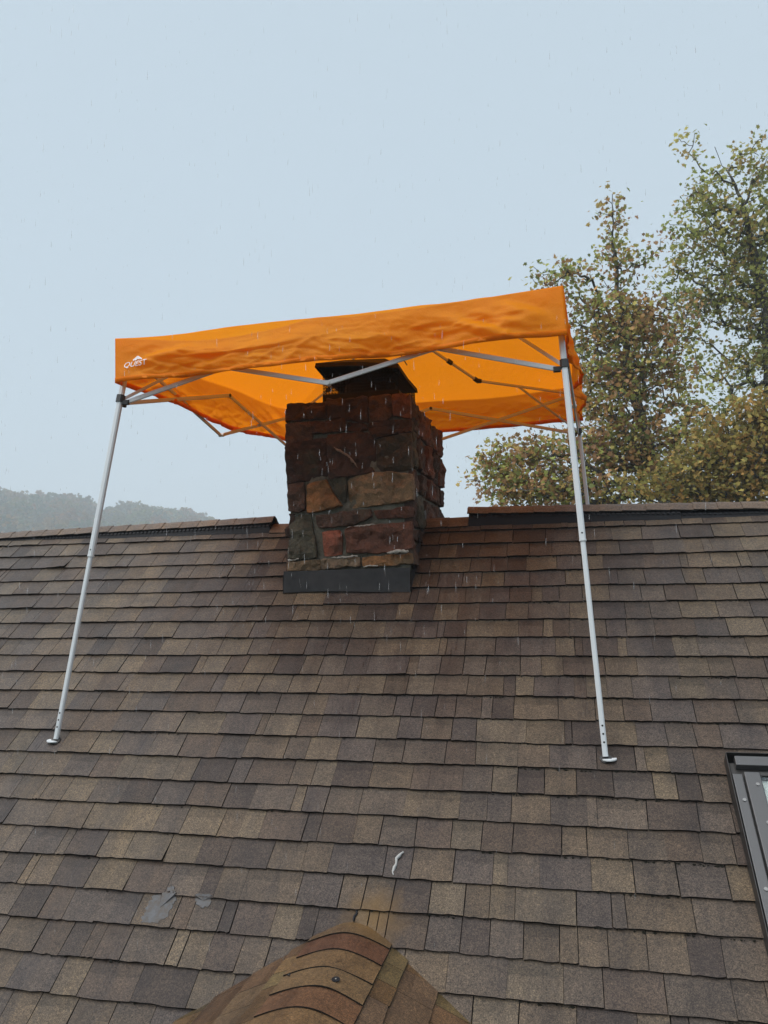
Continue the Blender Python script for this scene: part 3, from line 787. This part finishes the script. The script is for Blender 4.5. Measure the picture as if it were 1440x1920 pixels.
# ------------------------------------------------------------------ skylight
sky_l = bpy.data.objects.new('skylight', None); col.objects.link(sky_l); sky_l.parent = house; sky_l.location = -house.location
sky_l['label'] = 'bronze metal framed skylight set into the shingles'
def build_skylight():
    X0, X1, S0_, S1_ = SK_X0, SK_X1, SK_S0, SK_S1
    def slabbox(name, x0, x1, s0, s1, h0, h1, m):
        mb = MB(); o = FR((x0+x1)/2, (s0+s1)/2, (h0+h1)/2)
        mb.box(o, FR((x1-x0)/2, 0, 0), FR(0, (s1-s0)/2, 0), FR(0, 0, (h1-h0)/2)); ob = mb.build(name, m, sky_l)
        bv = ob.modifiers.new('bevel', 'BEVEL'); bv.width = .003; bv.segments = 2; return ob
    slabbox('side_flashing', X0, X0+.004, S0_, S1_, -.01, .080, M_BRONZE_DARK)
    slabbox('side_flashing', X1-.004, X1, S0_, S1_, -.01, .080, M_BRONZE_DARK)
    slabbox('head_flashing', X0+.004, X1-.004, S0_, S0_+.004, -.01, .082, M_BRONZE_DARK)
    slabbox('curb', X0+.010, X1-.010, S0_+.035, S1_-.01, -.01, .052, M_BRONZE_DARK)
    slabbox('side_cover', X0+.010, X0+.050, S0_+.105, S1_+.01, .052, .072, M_BRONZE)
    slabbox('side_cover', X1-.050, X1-.010, S0_+.105, S1_+.01, .052, .072, M_BRONZE)
    slabbox('head_cover', X0+.032, X1-.032, S0_+.022, S0_+.070, .053, .086, M_BRONZE)
    slabbox('sash_frame', X0+.056, X0+.118, S0_+.102, S1_-.02, .053, .084, M_BRONZE)
    slabbox('sash_frame', X1-.142, X1-.062, S0_+.102, S1_-.02, .053, .084, M_BRONZE)
    slabbox('sash_frame', X0+.119, X1-.143, S1_-.09, S1_-.02, .053, .083, M_BRONZE)
    slabbox('sash_frame', X0+.119, X1-.143, S0_+.098, S0_+.118, .053, .080, M_BRONZE_DARK)
    slabbox('glass_pane', X0+.1185, X1-.1425, S0_+.1185, S1_-.0905, .068, .074, M_GLASS)
    slabbox('blind', X0+.1185, X1-.1425, S0_+.1185, S1_-.0905, .0535, .056, M_BLIND)
    for (x, s, h) in ((X0+.098, S0_+.165, .084), (X0+.100, S0_+.345, .084), (X0+.100, S0_+.56, .084), (X0+.100, S0_+.80, .084), (X0+.034, S0_+.235, .072), (X0+.034, S0_+.62, .072)):
        mb = MB(); mb.disc(FR(x, s, h), FR(0, 0, 1), .0075, .004, 12); mb.build('screw', M_SCREW, sky_l)
build_skylight()

# ------------------------------------------------------------------ pop-up canopy
FTL, FTR = FR(-2.709, 1.891, .010), FR(.150, 1.898, .010)
SL = [Vector((-2.512, -1.19, .713)), Vector((.038, -1.19, .714)), Vector((.164, 1.50, .874)), Vector((-2.365, 1.50, .836))]     # FL FR BR BL sliders
def along(a, b, z): t = (z-a.z)/(b.z-a.z); return a + (b-a)*t
TOPZ = [1.030, 1.055, 1.215, 1.190]
canopy_e = empty('pop_up_canopy', (-1.25, .1, -1.3), 'orange pop-up canopy on white steel legs straddling the roof ridge over the chimney', 'canopy')
def back_foot(s_, out):                                            # where a slanted back leg meets the back slope
    d = Vector((out*(.075 if out > 0 else .02), .13, -1)); P = s_.copy()
    for _ in range(400):
        P = P + d*.01
        if P.z < -((P.y-2*Y_AP)/CA)*SA + .012: break
    return P
FEET = [FTL, FTR, back_foot(SL[2], 1), back_foot(SL[3], -1)]
TOPS = [along(FEET[i], SL[i], TOPZ[i]) for i in range(4)]
def build_legs():
    for i in range(4):
        ft, tp = FEET[i], TOPS[i]; ax = (tp-ft).normalized(); L = (tp-ft).length
        kj = [.445, .445, .46, .46][i]; J = ft + ax*(L*kj)
        up = Vector((0, 1, 0))
        leg = MB(); leg.bar(J, tp, .031, .031, up); leg = leg.build('leg', M_STEEL, canopy_e)
        lo = MB(); lo.bar(ft + ax*.012, J + ax*.05, .0245, .0245, up); lo.build('lower_tube', M_STEEL, leg)
        cl = MB(); cl.bar(J - ax*.004, J + ax*.004, .034, .034, up); cl.build('tube_collar', M_STEEL, leg)
        sgn = -1 if i in (0, 3) else 1
        nrm = FR(0, 0, 1) if i < 2 else BK(0, 0, 1)-BK(0, 0, 0)
        pd = MB(); cen = ft + Vector((-sgn*-.0, 0, 0)); tl = (ax*.75 + nrm*.25).normalized()
        xo = ax.cross(Vector((0, 1, 0))).normalized()
        cen = ft + xo*(.016 if i in (0, 3) else -.016)
        pd.disc(cen - tl*.002, tl, .033, .005, 18); pd.build('foot_plate', M_STEEL, leg)
        pf = MB(); pf.disc(ft - nrm*.006, nrm, .027, .013, 12); pf.build('foot_pad_shadow', M_BLACK, leg)  # black pad, widened to stand in for the shadowed, stained patch under the foot
        fr = (Vector((0, -1, 0)) - ax*Vector((0, -1, 0)).dot(ax)).normalized() if i < 2 else (Vector((0, 1, 0)) - ax*ax.y).normalized()
        for k in range(3):
            h = MB(); h.disc(ft + ax*(.075+.037*k) + fr*.0118, fr, .0048, .0012, 10); h.build('adjustment_hole', M_HOLE, leg)
        h = MB(); h.disc(J + ax*.035 + fr*.0150, fr, .0045, .0012, 10); h.build('adjustment_hole', M_HOLE, leg)
        s = SL[i]
        b = MB(); b.bar(s - ax*.022, s + ax*.022, .044, .044, up)
        cxd = Vector((-sgn, 0, 0)); cyd = Vector((0, 1 if i < 2 else -1, 0))
        for dd in (cxd, cyd): b.bar(s - ax*.026 + dd*.02, s - ax*.026 + dd*.058, .020, .030, (0, 0, 1))
        b.build('slider_bracket', M_BLACK, leg)
        t = MB(); t.bar(tp - ax*.05, tp + ax*.01, .042, .042, up); t.build('top_bracket', M_BLACK, leg)
build_legs()
def build_truss():
    W, H = .013, .026
    sides = [(0, 1), (1, 2), (2, 3), (3, 0)]
    low = {}; top = {}
    for a, b in sides:
        low[a, b] = (SL[a]+SL[b])/2 + Vector((0, 0, -.004)); top[a, b] = (TOPS[a]+TOPS[b])/2 + Vector((0, 0, -.012))
    low[3, 0] = Vector((-2.49, .16, .748)); top[3, 0] = Vector((-2.47, .235, 1.070))
    top[2, 3] = Vector((-1.10, 1.49, 1.152))
    for (a, b) in sides:
        A, B = TOPS[a]-Vector((0, 0, .035)), TOPS[b]-Vector((0, 0, .035)); d = (B-A).normalized(); n = d.cross(Vector((0, 0, 1))).normalized()*.008
        sa, sb_ = SL[a]-Vector((0, 0, .018)), SL[b]-Vector((0, 0, .018))
        for P, Q, o in ((A + d*.02, low[a, b], n), (low[a, b], B - d*.02, n), (sa + d*.045, top[a, b], -n), (top[a, b], sb_ - d*.045, -n)):
            m = MB(); m.bar(P+o, Q+o, W, H); bar = m.build('truss_bar', M_STEEL, canopy_e)
        for P in (low[a, b], top[a, b]):
            m = MB(); m.disc(P - n*2.6, n, .013, .042, 12); m.build('joint_pin', M_STEEL if P is low[a, b] else M_BLACK, canopy_e)
    # peak poles: corner -> elbow -> hub, with a brace from each slider
    hub = PEAK - Vector((0, 0, .05))
    m = MB(); m.disc(hub - Vector((0, 0, .03)), (0, 0, 1), .045, .06, 14); m.build('peak_hub', M_BLACK, canopy_e)
    elb = [None]*4; elb[2] = Vector((-.612, .79, 1.186))
    for i in range(4):
        c = TOPS[i]-Vector((0, 0, .03))
        if i == 2: E = elb[2]
        else:
            u = .43; E = c.lerp(Vector((PEAK.x, PEAK.y, c.z)), u) + Vector((0, 0, .075))
            E.z = min(E.z, c.z + .10)
        m = MB(); m.bar(c, E, .016, .020); m.build('peak_pole', M_STEEL, canopy_e)
        m = MB(); m.bar(E, hub, .016, .020); m.build('peak_pole', M_STEEL, canopy_e)
        dd = (hub-E).normalized(); dc = (c-E).normalized()
        m = MB(); m.bar(E - dd*.012, E + dd*.036, .030, .032); m.bar(E + dc*-.008, E + dc*.03, .030, .032); m.build('elbow_joint', M_BLACK, canopy_e)
        K = E.lerp(hub, .32); m = MB(); m.bar(K - dd*.022, K + dd*.022, .026, .034); m.build('pole_clip', M_BLACK, canopy_e)
        q = c.lerp(E, .60); m = MB(); m.bar(SL[i]-Vector((0, 0, .01)), q, .012, .018); m.build('brace_bar', M_STEEL, canopy_e)
PEAK = Vector((-1.20, .14, 1.575))
build_truss()

# cover: pyramid roof plus four hanging valances, one continuous sheet
CC = [Vector((-2.545, -1.205, 1.072)), Vector((.048, -1.205, 1.118)), Vector((.185, 1.525, 1.262)), Vector((-2.410, 1.525, 1.232))]   # FL FR BR BL
VB = [Vector((-2.500, -1.268, .790)), Vector((.058, -1.268, .845)), Vector((.200, 1.552, .972)), Vector((-2.425, 1.552, .932))]
def fbm(x, y, z=0, o=4): return mnoise.fractal(Vector((x, y, z)), 1.0, 2.0, o)
def edge_sag(i, t):
    """vertical slack of the eave line of side i at t in 0..1"""
    b = math.sin(math.pi*t)
    if i == 0: return -.052*math.exp(-((t-.24)/.17)**2) - .022*b + .020*math.exp(-((t-.475)/.05)**2)
    return -.035*b + .012*math.sin(t*11+i)
def roof_pt(u, v):
    base = CC[0]*(1-u)*(1-v) + CC[1]*u*(1-v) + CC[2]*u*v + CC[3]*(1-u)*v
    du, dv = abs(2*u-1), abs(2*v-1); g = 1-max(du, dv)
    pk = PEAK.z + .02 - (CC[0].z+CC[1].z+CC[2].z+CC[3].z)/4
    # panels sag between the hips
    hip = abs(du-dv); z = pk*(g - .10*math.sin(math.pi*g)*min(hip*1.6, 1))
    sag = edge_sag(0, u)*max(0, 1-v*5)**1.5 + edge_sag(2, 1-u)*max(0, 1-(1-v)*5)**1.5 + edge_sag(1, v)*max(0, 1-(1-u)*5)**1.5 + edge_sag(3, 1-v)*max(0, 1-u*5)**1.5
    w = .010*fbm(u*3+3, v*3, 1) * min(1, g*6+.25)
    return base + Vector((0, 0, z + sag + w))
def val_pt(i, t, v):
    a, b = i, (i+1) % 4
    u_, v_ = [(t, 0), (1, t), (1-t, 1), (0, 1-t)][i]
    T = roof_pt(u_, v_); B = VB[a].lerp(VB[b], t)
    out = [Vector((0, -1, 0)), Vector((1, 0, 0)), Vector((0, 1, 0)), Vector((-1, 0, 0))][i]
    e = min(t, 1-t)
    # free lower edge waves, hem hangs a little unevenly
    if i == 0: hem = .004*math.sin(t*9)
    elif i == 3: hem = .030*math.sin(t*6.0+2.2)*math.sin(math.pi*t) - .022*math.sin(math.pi*t)
    else: hem = .012*math.sin(t*8+i)*math.sin(math.pi*t)
    hem += .005*fbm(t*12, i*5, 3, 2)
    P = T.lerp(B, v) + Vector((0, 0, hem*v))
    env = min(1, e*9)*v*(1.25-.35*v) if i != 1 else min(1, e*7)*(.25+v)
    d = .030*fbm(t*5+i*7, v*1.3, 2, 3) + .022*math.sin(t*15+i*2+v*1.5)*(.5+.5*fbm(t*3, i, 5, 2))
    if i == 1: d = d*1.15 + .018*math.sin(t*19+1)*v
    if i == 0: d *= 1.7
    d += .007*fbm(t*26+i*3, v*4.5, 7, 3) + .0045*abs(fbm(t*14-v*6, v*5+t*9, 11, 2))
    rg = 1-abs(fbm(t*6.5+v*1.8+i, v*1.7-t*2.5, 21, 3)); d += .013*max(0, (rg-.78)/.22)**1.6
    rg = 1-abs(fbm(t*9-v*2.6+i*4, v*1.4+t*3, 27, 2)); d -= .010*max(0, (rg-.82)/.18)**1.6
    # tension folds that run diagonally away from the corners
    for tc, sg in ((0., 1), (1., -1)):
        s = (t-tc)*sg
        if s < .38:
            ph = (v*1.0 + s*(5.2 if tc else 3.4))*8.5
            amp = .034*math.exp(-((s-.12)/.13)**2)*math.sin(math.pi*min(1, v*.9+.12))
            d += amp*(math.sin(ph)+.5*math.sin(ph*1.9+1))
    if i == 0:
        # slack fold in the left third: billows out below the eave, then tucks in
        d += .050*math.exp(-((t-.27)/.16)**2)*math.sin(math.pi*min(1, v*1.15))*(1 if v < .5 else .45)
        cz = .50-.30*(t-.1)
        d -= .022*math.exp(-((t-.28)/.15)**2)*math.exp(-((v-cz-.12)/.10)**2)
        # right corner fold
        cz2 = .48+1.4*(1-t)
        d += .024*math.exp(-((1-t-.10)/.10)**2)*math.exp(-((v-cz2)/.10)**2)
    crease = 0
    for c in (.165, .335, .5, .64, .83): crease += .0035*math.exp(-((t-c)/.004)**2)
    return P + out*(d*max(env, .0) + crease*min(1, v*4))
CN, CNV = 190, 32
def val_mesh(i, t, v):
    a = min(int(t*CN), CN-1); b = min(int(v*CNV), CNV-1); p, q = t*CN-a, v*CNV-b
    g = lambda x, y: val_pt(i, x/CN, y/CNV)
    return (g(a, b)*(1-p)+g(a+1, b)*p)*(1-q) + (g(a, b+1)*(1-p)+g(a+1, b+1)*p)*q
def build_cover():
    N = CN; NV = CNV; mb = MB(); idx = {}
    for j in range(N+1):
        for i in range(N+1): idx['r', i, j] = len(mb.v); mb.v.append(tuple(roof_pt(i/N, j/N)))
    F = [(idx['r', i, j], idx['r', i+1, j], idx['r', i+1, j+1], idx['r', i, j+1]) for i in range(N) for j in range(N)]
    for sd_ in range(4):
        for i in range(N+1):
            rij = [(i, 0), (N, i), (N-i, N), (0, N-i)][sd_]; idx[sd_, i, 0] = idx[('r',)+rij]
            for k in range(1, NV+1):
                if i == N: continue
                idx[sd_, i, k] = len(mb.v); mb.v.append(tuple(val_pt(sd_, i/N, k/NV)))
    for sd_ in range(4):
        for k in range(1, NV+1): idx[sd_, N, k] = idx[(sd_+1) % 4, 0, k]
        for i in range(N):
            for k in range(NV): F.append((idx[sd_, i, k], idx[sd_, i, k+1], idx[sd_, i+1, k+1], idx[sd_, i+1, k]))
    mb.f = F; mb.m = [0]*len(F); mb.c = [None]*len(F)
    cover = mb.build('canopy_cover', M_FABRIC, canopy_e, smooth=True)
    # stitched hem along the free edge
    for sd_ in range(4):
        hm = MB(); M = 96; V = []
        for i in range(M+1):
            out = [Vector((0, -1, 0)), Vector((1, 0, 0)), Vector((0, 1, 0)), Vector((-1, 0, 0))][sd_]
            a, b = val_pt(sd_, i/M, .90), val_pt(sd_, i/M, 1.0)
            V += [a+out*.0025, b+out*.0030-Vector((0, 0, .002)), b-out*.0030-Vector((0, 0, .002)), a-out*.0025]
        hm.add(V, [(i*4+k, i*4+k+1, (i+1)*4+k+1, (i+1)*4+k) for i in range(M) for k in range(3)])
        hm.build('hem', M_FABRIC, cover, smooth=True)
    return cover
cover = build_cover()

# printed logo on the front-left and back-right ends of the valance
def build_logo(side, t0, v0, width, name):
    cu = bpy.data.curves.new('lettering', 'FONT'); cu.body = 'QUEST'; cu.size = 1.0; cu.shear = .28; cu.space_character = .98
    cu.resolution_u = 4
    to = bpy.data.objects.new('lettering_tmp', cu); col.objects.link(to)
    dg = bpy.context.evaluated_depsgraph_get(); me = bpy.data.meshes.new_from_object(to.evaluated_get(dg)); bpy.data.objects.remove(to)
    bm = bmesh.new(); bm.from_mesh(me); bmesh.ops.triangulate(bm, faces=bm.faces[:]); bmesh.ops.subdivide_edges(bm, edges=bm.edges[:], cuts=2, use_grid_fill=True); bm.to_mesh(me); bm.free()
    vs = [v.co.copy() for v in me.vertices]; x0 = min(v.x for v in vs); x1 = max(v.x for v in vs); k = width/(x1-x0)
    vw = (VB[(side+1) % 4]-VB[side]).length; hh = .265
    out = [Vector((0, -1, 0)), Vector((1, 0, 0)), Vector((0, 1, 0)), Vector((-1, 0, 0))][side]
    def put(x, y): return val_mesh(side, t0 + x/vw, v0 - y/hh) + out*.006
    def conv(mesh2d_v, faces, nm):
        m = MB(); m.add([put(a, b) for a, b in mesh2d_v], faces); m.build(nm, M_PRINT, cover)
    W = width
    conv([((v.x-x0)*k, v.y*k*.92 + .17*(v.x-x0)*k*.35) for v in vs], [tuple(p.vertices) for p in me.polygons], 'printed_lettering')
    # twin mountain mark above the letters
    def stroke(pts, wd):
        m = []; F = []
        for i, (a, b) in enumerate(pts):
            a, b = Vector(a), Vector(b); n = Vector((-(b-a).y, (b-a).x)).normalized()*wd/2; q = len(m)
            m += [tuple(a+n), tuple(a-n), tuple(b-n), tuple(b+n)]; F.append((q, q+1, q+2, q+3))
        return m, F
    s = W*.62; bx, by = W*.36, W*.27
    v1, f1 = stroke([((bx, by), (bx+s*.30, by+s*.27)), ((bx+s*.28, by+s*.27), (bx+s*.62, by+s*.05))], W*.055)
    conv(v1, f1, 'printed_mountain')
    v2, f2 = stroke([((bx+s*.13, by), (bx+s*.32, by+s*.16)), ((bx+s*.31, by+s*.16), (bx+s*.44, by+s*.07))], W*.045)
    conv(v2, f2, 'printed_mountain')
    bpy.data.meshes.remove(me)
build_logo(0, .024, .70, .160, 'front'); build_logo(2, .03, .70, .160, 'back')

# ------------------------------------------------------------------ trees
LEAF_OUT = [(0, -.5), (.16, -.30), (.48, -.34), (.36, -.02), (.50, .20), (.20, .20), (0, .55), (-.20, .20), (-.50, .20), (-.36, -.02), (-.48, -.34), (-.16, -.30)]
def make_tree(name, label, base, trunk_pts, blobs, n_attr, leaves_per, leaf, pal, seed, trunk_r=.16, spread=.36):
    R = np.random.default_rng(seed)
    root = empty(name, base, label, 'tree', 'trees behind the house')
    nodes = [np.array(p, float) for p in trunk_pts]; par = [-1]+list(range(len(nodes)-1)); n_tr = len(nodes)
    # densify trunk
    pts = [nodes[0]]; par = [-1]
    for i in range(1, n_tr):
        for k in range(1, 7): pts.append(nodes[i-1] + (nodes[i]-nodes[i-1])*k/6 + R.normal(size=3)*.03); par.append(len(pts)-2)
    nodes = pts; ntr = len(nodes)
    vol = np.array([b[1][0]*b[1][1]*b[1][2]*b[2] for b in blobs]); vol /= vol.sum()
    A = []
    for _ in range(n_attr):
        b = blobs[R.choice(len(blobs), p=vol)]; d = R.normal(size=3); d /= np.linalg.norm(d); d *= R.random()**.45
        A.append(np.array(b[0]) + d*np.array(b[1]))
    tr = np.array(nodes)
    A.sort(key=lambda a: np.min(np.linalg.norm(tr-a, axis=1)))
    tips = []
    for a in A:
        arr = np.array(nodes); dv = a-arr; dist = np.linalg.norm(dv, axis=1)
        pen = np.where(dv[:, 2] < .15*dist, (.15*dist-dv[:, 2])*.9, 0)
        j = int(np.argmin(dist+pen)); p0 = arr[j]; L = dist[j]
        k = max(2, int(L/.45)); prev = j
        bow = np.array([0, 0, -.10*L]) + R.normal(size=3)*.06*L
        for q in range(1, k+1):
            t = q/k; P = p0+(a-p0)*t + bow*math.sin(math.pi*t) + R.normal(size=3)*.02
            nodes.append(P); par.append(prev); prev = len(nodes)-1
        tips.append(prev)
    n = len(nodes); cnt = np.zeros(n)
    for t in tips: cnt[t] += 1
    for i in range(n-1, 0, -1): cnt[par[i]] += cnt[i]
    rad = .0105*np.maximum(cnt, 1)**.45; rad *= 1.0; sc = trunk_r/max(rad[0], 1e-6)
    rad = np.where(np.arange(n) < ntr, rad*sc, np.minimum(rad*min(sc, 1.3), .8*trunk_r))
    tk, br = MB(), MB()
    for i in range(1, n):
        mbx = tk if i < ntr else br; r1 = rad[i]; r0 = rad[par[i]] if (i < ntr or par[i] >= ntr) else min(rad[par[i]], rad[i]*1.25)
        mbx.tube([nodes[par[i]], nodes[i]], [r0, r1], 7 if i < ntr else (5 if r1 > .02 else 3), cap=False)
    tk.build('trunk', M_BARK, root, smooth=True); br.build('branches', M_BARK, root, smooth=True, kind='stuff')
    # leaves: small sprays around every twig
    Vx, Fx, Cx = [], [], []; lo = np.array(LEAF_OUT); nl = len(lo)
    pal = np.array(pal)
    for t in tips:
        P = nodes[t]; P0 = nodes[par[t]]; tone = pal[R.integers(len(pal))]*R.uniform(.75, 1.25)
        m = max(4, int(leaves_per*R.uniform(.45, 1.5)))
        ax = P-P0; ax /= np.linalg.norm(ax)+1e-6
        for _ in range(m):
            pos = P + R.normal(size=3)*spread*np.array((1, 1, .8)) - ax*R.uniform(0, spread)
            nr = R.normal(size=3)+np.array((0, -.3, .7)); nr /= np.linalg.norm(nr); u = np.cross(nr, R.normal(size=3)); u /= np.linalg.norm(u); w = np.cross(nr, u)
            s = leaf*R.uniform(.55, 1.2); fold = R.uniform(-.35, .35)
            b = len(Vx)
            for x, y in lo: Vx.append(tuple(pos + u*(x*s) + w*(y*s) + nr*(abs(x)*fold*s)))
            Fx.append(tuple(range(b, b+nl))); c = tone*R.uniform(.65, 1.35)
            if R.random() < .16: c = pal[R.integers(len(pal))]*R.uniform(.8, 1.4)
            Cx.append(c)
    me = bpy.data.meshes.new('crown'); me.from_pydata(Vx, [], Fx); me.materials.append(M_LEAF)
    at = me.attributes.new('tint', 'FLOAT_COLOR', 'FACE'); a = np.ones((len(Fx), 4), np.float32); a[:, :3] = np.array(Cx); at.data.foreach_set('color', a.ravel())
    link('crown', me, root)
    return root
def pxblob(px, py, rx, ry, D, w=1.0, dep=.75):
    k = D/F_PX; return (tuple(at_dist(px, py, D)), (rx*k, rx*k*dep, ry*k), w)
PAL_A = [(.105, .112, .032), (.085, .095, .030), (.125, .115, .035), (.135, .100, .035), (.150, .085, .035), (.095, .060, .028), (.16, .14, .045), (.07, .08, .03), (.14, .085, .04), (.12, .07, .038)]; PAL_A = [tuple(min(.6, v*3.4) for v in c) for c in PAL_A]
PAL_B = [(.115, .120, .036), (.09, .10, .032), (.135, .120, .038), (.12, .085, .034), (.08, .085, .03)]; PAL_B = [tuple(min(.6, v*3.4) for v in c) for c in PAL_B]
PAL_C = [(.095, .078, .025), (.115, .080, .028), (.085, .080, .026), (.135, .080, .026), (.07, .062, .022), (.12, .095, .03)]; PAL_C = [tuple(min(.6, v*3.1) for v in c) for c in PAL_C]
def v3(p): return tuple(p)
D1 = 19.0
bl1 = [pxblob(1150, 405, 30, 55, D1, 1.3), pxblob(1150, 490, 52, 60, D1, 1.2), pxblob(1075, 515, 52, 42, D1), pxblob(1010, 525, 32, 30, D1), pxblob(1130, 600, 105, 75, D1), pxblob(1205, 620, 70, 95, D1), pxblob(1218, 470, 26, 50, D1),
       pxblob(1160, 720, 125, 85, D1), pxblob(1250, 700, 70, 70, D1), pxblob(1110, 830, 110, 70, D1), pxblob(1000, 855, 75, 45, D1), pxblob(930, 885, 52, 45, D1), pxblob(1210, 850, 110, 85, D1), pxblob(1060, 920, 160, 40, D1), pxblob(1265, 600, 48, 75, D1), pxblob(1290, 800, 60, 60, D1), pxblob(905, 875, 34, 38, D1, 2.0), pxblob(960, 845, 60, 36, D1, 1.4), pxblob(985, 905, 90, 35, D1, 1.3)]
b1 = at_dist(1262, 1010, D1); b1.z = -7.5
make_tree('sycamore_tree', 'tall thinning sycamore with olive and rust leaves directly behind right canopy leg', b1,
          [v3(b1), v3(at_dist(1268, 1010, D1)), v3(at_dist(1232, 880, D1)), v3(at_dist(1190, 740, D1)), v3(at_dist(1165, 600, D1)), v3(at_dist(1150, 450, D1)), v3(at_dist(1148, 365, D1))],
          bl1, 1260, 14, .118, PAL_A, 3, .19, .17)
D2 = 23.0
bl2 = [pxblob(1300, 275, 32, 50, D2, 1.2), pxblob(1322, 370, 55, 60, D2), pxblob(1420, 310, 55, 55, D2), pxblob(1395, 430, 95, 75, D2), pxblob(1300, 470, 45, 50, D2), pxblob(1400, 550, 85, 75, D2), pxblob(1335, 560, 55, 60, D2), pxblob(1430, 660, 55, 60, D2),
       pxblob(1520, 420, 90, 110, D2), pxblob(1520, 600, 90, 110, D2), pxblob(1345, 690, 40, 40, D2, .6), pxblob(1282, 560, 40, 55, D2), pxblob(1300, 640, 45, 45, D2), pxblob(1380, 700, 60, 40, D2), pxblob(1270, 430, 28, 40, D2), pxblob(1262, 520, 40, 60, D2), pxblob(1330, 760, 60, 40, D2)]
b2 = at_dist(1460, 1010, D2); b2.z = -7.5
make_tree('sycamore_tree', 'taller olive-leaved tree cut by the right edge of the picture', b2,
          [v3(b2), v3(at_dist(1462, 1010, D2)), v3(at_dist(1455, 800, D2)), v3(at_dist(1440, 620, D2)), v3(at_dist(1415, 480, D2)), v3(at_dist(1385, 360, D2)), v3(at_dist(1340, 280, D2))],
          bl2, 1050, 13, .132, PAL_B, 8, .20, .19)
D3 = 16.5
bl3 = [pxblob(1400, 830, 95, 70, D3), pxblob(1310, 875, 80, 55, D3), pxblob(1480, 800, 90, 90, D3), pxblob(1250, 915, 70, 35, D3), pxblob(1390, 920, 120, 45, D3), pxblob(1420, 770, 45, 35, D3)]
b3 = at_dist(1400, 1050, D3); b3.z = -7.5
make_tree('rusty_tree', 'low dense rusty brown tree crown just above the ridge at far right', b3,
          [v3(b3), v3(at_dist(1400, 1050, D3)), v3(at_dist(1395, 930, D3)), v3(at_dist(1405, 850, D3)), v3(at_dist(1415, 790, D3))],
          bl3, 740, 17, .108, PAL_C, 12, .15, .21)

# ------------------------------------------------------------------ falling rain
def build_rain():
    R = np.random.default_rng(31); mb = MB(); k = 0
    while k < 2000:
        d = R.uniform(2.4, 9.0); px, py = (R.uniform(-150, 1590), R.uniform(-150, 1800)) if k % 5 else (R.uniform(460, 900), R.uniform(600, 1200)); P = at_dist(px, py, d)
        if P.z < -abs(P.y)*math.tan(ALPHA)+.1: continue
        if -2.6 < P.x < .25 and -1.3 < P.y < 1.6 and P.z < 1.7: continue
        L = R.uniform(.014, .036); r0 = R.uniform(.0005, .0011); lean = Vector((R.normal()*.03+.02, R.normal()*.03, 1)).normalized()
        mb.tube([P-lean*L/2, P-lean*L*.2, P+lean*L/2], [r0*.5, r0, r0*.15], 4, cap=True); k += 1
    m = bpy.data.materials.new('rain_water'); m.use_nodes = True; nt = m.node_tree; nt.nodes.clear(); out = nt.nodes.new('ShaderNodeOutputMaterial')
    a, b, c = nt.nodes.new('ShaderNodeBsdfTransparent'), nt.nodes.new('ShaderNodeBsdfTranslucent'), nt.nodes.new('ShaderNodeBsdfGlossy')
    b.inputs['Color'].default_value = (.95, .97, 1, 1); c.inputs['Roughness'].default_value = .2
    m1, m2 = nt.nodes.new('ShaderNodeMixShader'), nt.nodes.new('ShaderNodeMixShader'); m1.inputs[0].default_value = .5; m2.inputs[0].default_value = .42
    lk(m, b.outputs[0], m1.inputs[1]); lk(m, c.outputs[0], m1.inputs[2]); lk(m, a.outputs[0], m2.inputs[1]); lk(m, m1.outputs[0], m2.inputs[2]); lk(m, m2.outputs[0], out.inputs['Surface'])
    o = mb.build('rain', m, smooth=True); o['kind'] = 'stuff'; tag(o, 'fine raindrops falling in front of the canopy and chimney', 'rain')
build_rain()

# ------------------------------------------------------------------ misty air
def build_haze():
    mb = MB(); x0, x1, y0, y1, z0, z1 = -1500, 1500, -300, 1500, -16.0, 125.0
    mb.box(((x0+x1)/2, (y0+y1)/2, (z0+z1)/2), ((x1-x0)/2, 0, 0), (0, (y1-y0)/2, 0), (0, 0, (z1-z0)/2))
    m = bpy.data.materials.new('mist'); m.use_nodes = True; nt = m.node_tree; nt.nodes.clear()
    out = nt.nodes.new('ShaderNodeOutputMaterial'); v = nt.nodes.new('ShaderNodeVolumePrincipled')
    v.inputs['Color'].default_value = (.86, .93, 1.0, 1); v.inputs['Density'].default_value = .0014
    nt.links.new(v.outputs[0], out.inputs['Volume'])
    o = mb.build('haze', m); o['kind'] = 'stuff'; tag(o, 'pale rain mist filling the air around the house', 'mist')
build_haze()
